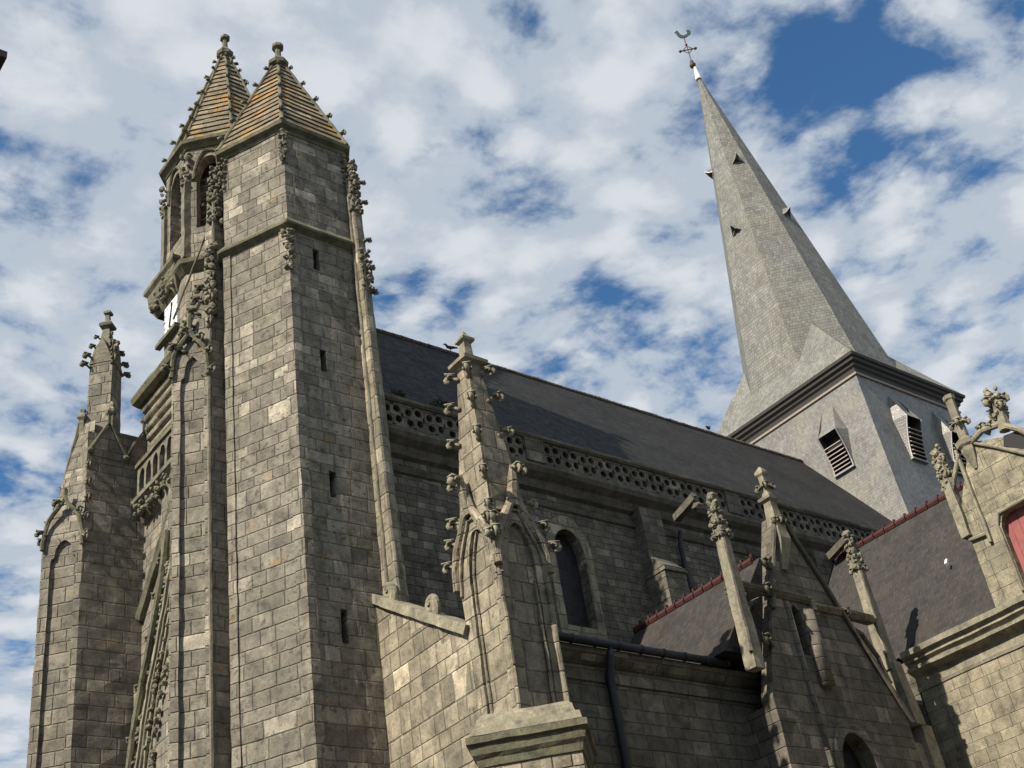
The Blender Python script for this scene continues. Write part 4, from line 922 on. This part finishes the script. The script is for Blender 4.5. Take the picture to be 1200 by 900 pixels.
ol = [(-.50, .42), (-.42, .62), (-.25, .62), (-.30, .42), (-.20, .28), (.0, .22), (.16, .34), (.22, .55), (.28, .72), (.36, .76), (.42, .68), (.50, .62), (.41, .56), (.38, .36), (.28, .12), (.08, .0), (-.15, .04), (-.32, .16), (-.46, .24)]
o0 = Vector((wx, wy, cz3-.05))-f_*.0; b = B()
fwd2 = Vector((-f_.x, -f_.y, 0)); pts3 = [(u, z) for u, z in ol]
b.plate((wx-fwd2.y*-.02, wy), (fwd2.x, fwd2.y), [(u*.85, cz3-.05+z*.85) for u, z in (ol if sum(ol[i][0]*ol[(i+1) % len(ol)][1]-ol[(i+1) % len(ol)][0]*ol[i][1] for i in range(len(ol))) > 0 else ol[::-1])], (), .05)
obj('cock', b, 'verd', wv)

# ================================================================== FAR SLATE CONE AT THE RIGHT EDGE
cn = thing('slate_turret', (37.9, 15.6, 0), 'grey conical slate turret roof half seen at the right edge behind the dormer', 'turret')
cc_ = (39.4, 15.6)
obj('wall', B().lathe((*cc_, 0), [(1.9, 0), (1.9, 17.5)], 16), 'fine', cn)
obj('cone_roof', B().lathe((*cc_, 0), [(2.1, 17.4), (2.15, 17.6), (1.4, 20.2), (.05, 24.9)], 12), 'slatew', cn)
obj('finial', B().lathe((*cc_, 24.8), [(.08, 0), (.12, .1), (.04, .25), (.03, .9), (.1, .95), (.02, 1.1)], 8), 'verd', cn)

# ================================================================== WEEDS, PIGEONS, HOUSE AT THE LEFT EDGE
for (x, n_, s_, lab) in ((15.1, 40, .36, 'small dark weed tuft growing on the parapet rail, nearer the stair turret'), (16.35, 46, .42, 'larger dark weed tuft growing on the parapet rail left of the big pinnacle')):
    b = B()
    for i in range(n_*3):
        a = random.uniform(0, 6.28); el = random.uniform(.1, 1.4); l = s_*random.uniform(.3, 1.)*(.6+.4*math.sin(el)); d3 = Vector((math.cos(a)*math.cos(el), math.sin(a)*math.cos(el)*.5, math.sin(el)*.8))
        p = Vector((x, 20.85, 18.45))+d3*l; q = d3.orthogonal().normalized(); q2 = d3.cross(q); r_ = random.uniform(.03, .06)
        b.add([p-q*r_, p+q2*r_, p+q*r_, p+d3*r_*2], [(0, 1, 3), (1, 2, 3)])
    for i in range(14):
        a = random.uniform(0, 6.28); e = Vector((math.cos(a)*.5, math.sin(a)*.2, .6))*s_; b.tube([(x, 20.85, 18.4), Vector((x, 20.85, 18.45))+e], .008, 4)
    o = obj('weed', b, 'leaf'); o['label'] = lab; o['category'] = 'plant'; o['group'] = 'weeds on the parapet'
def pigeon(x, y, z, ang, lab):
    t = thing('pigeon', (x, y, z), lab, 'bird', 'birds on the nave ridge')
    d = Vector((math.cos(ang), math.sin(ang), 0)); p = Vector((x, y, z+.12))
    b = B().tube([p-d*.24-Vector((0, 0, .03)), p-d*.12, p, p+d*.09+Vector((0, 0, .04)), p+d*.13+Vector((0, 0, .12)), p+d*.17+Vector((0, 0, .15)), p+d*.22+Vector((0, 0, .14))], [.02, .04, .06, .05, .035, .03, .008], 8)
    s = Vector((-d.y, d.x, 0))*.025; b.tube([p+s-Vector((0, 0, .04)), p+s-Vector((0, 0, .14))], .008, 4); b.tube([p-s-Vector((0, 0, .04)), p-s-Vector((0, 0, .14))], .008, 4)
    obj('body', b, 'eave', t, smooth=True)
pigeon(20.7, RY, RZ+.12, R(150), 'dark pigeon perched on the nave ridge just left of the big pinnacle finial')
pigeon(32.4, RY, RZ+.12, R(20), 'dark pigeon perched on the nave ridge close to the slate tower')
hs = thing('corner_house', (-6, 9, 0), 'dark corner of an eave of a house at the left edge', 'house')
import itertools
ry = Vector(((8-600)/F_PX, -(68-450)/F_PX, 0)); dr = (fw + cx*ry.x + cy*ry.y).normalized(); tipP = CAM + dr*(9.0/dr.y)
obj('wall', B().bx(tipP.x-6, tipP.x-.55, tipP.y+.5, tipP.y+8, 0, tipP.z-.05), 'plaster', hs)
obj('eave_board', B().bx(tipP.x-6.4, tipP.x, tipP.y, tipP.y+8.4, tipP.z-.0, tipP.z+.09), 'maroon', hs)
obj('roof', B().prism([(tipP.x-6.4, tipP.y+.02), (tipP.x-.02, tipP.y+.02), (tipP.x-.02, tipP.y+8.4), (tipP.x-6.4, tipP.y+8.4)], tipP.z+.09, tipP.z+2.4, [(tipP.x-4, tipP.y+3), (tipP.x-2.9, tipP.y+3), (tipP.x-2.9, tipP.y+5), (tipP.x-4, tipP.y+5)]), 'slate', hs)

# ================================================================== UNSEEN HOUSES, ADDED BEHIND THE CAMERA TO BLOCK LOW SKY LIGHT
def house(x0, x1, y0, y1, h, rid, face):
    t = thing('sky_blocking_house', ((x0+x1)/2, (y0+y1)/2, 0), 'plain unseen town house behind the camera, added to keep low sky light off the south walls', 'house', 'unseen houses added to block sky light')
    obj('wall', B().bx(x0, x1, y0, y1, 0, h), 'townwall', t)
    m = (y0+y1)/2 if face == 'N' else (x0+x1)/2
    if face == 'N': rb = B().add([(x0-.1, y0-.3, h), (x1+.1, y0-.3, h), (x1+.1, y1+.3, h), (x0-.1, y1+.3, h), (x0-.1, m, rid), (x1+.1, m, rid)], [(0, 1, 5, 4), (2, 3, 4, 5), (0, 4, 3), (1, 2, 5), (0, 3, 2, 1)])
    else: rb = B().add([(x0-.3, y0-.1, h), (x1+.3, y0-.1, h), (x1+.3, y1+.1, h), (x0-.3, y1+.1, h), (m, y0-.1, rid), (m, y1+.1, rid)], [(0, 1, 4), (1, 2, 5, 4), (2, 3, 5), (3, 0, 4, 5), (0, 3, 2, 1)])
    obj('roof', rb, 'slate', t)
    n = 3
    for fl in range(int(h//3)):
        for i in range(n):
            if face == 'N': c = x0+(x1-x0)*(i+.5)/n; b = B().bx(c-.5, c+.5, y1-.02, y1+.03, .9+fl*3, 2.4+fl*3)
            else: c = y0+(y1-y0)*(i+.5)/n; b = B().bx(x1-.02, x1+.03, c-.5, c+.5, .9+fl*3, 2.4+fl*3)
            obj('window', b, 'glass', t)
M['townwall'] = flat('grey town plaster', (.16, .15, .13), .9, .2)
x = -14.
for w_, h_ in ((8, 9.5), (9, 11), (7.5, 9.8), (10, 11.5), (8, 10), (9, 11.2), (8.5, 10.4), (9, 11)):
    house(x, x+w_-.05, -14, -5.5, h_, h_+4.5, 'N'); x += w_
y = -4.
for w_, h_ in ((9, 8.5), (9, 9.)): house(-20, -12, y, y+w_-.05, h_, h_+3.5, 'W'); y += w_
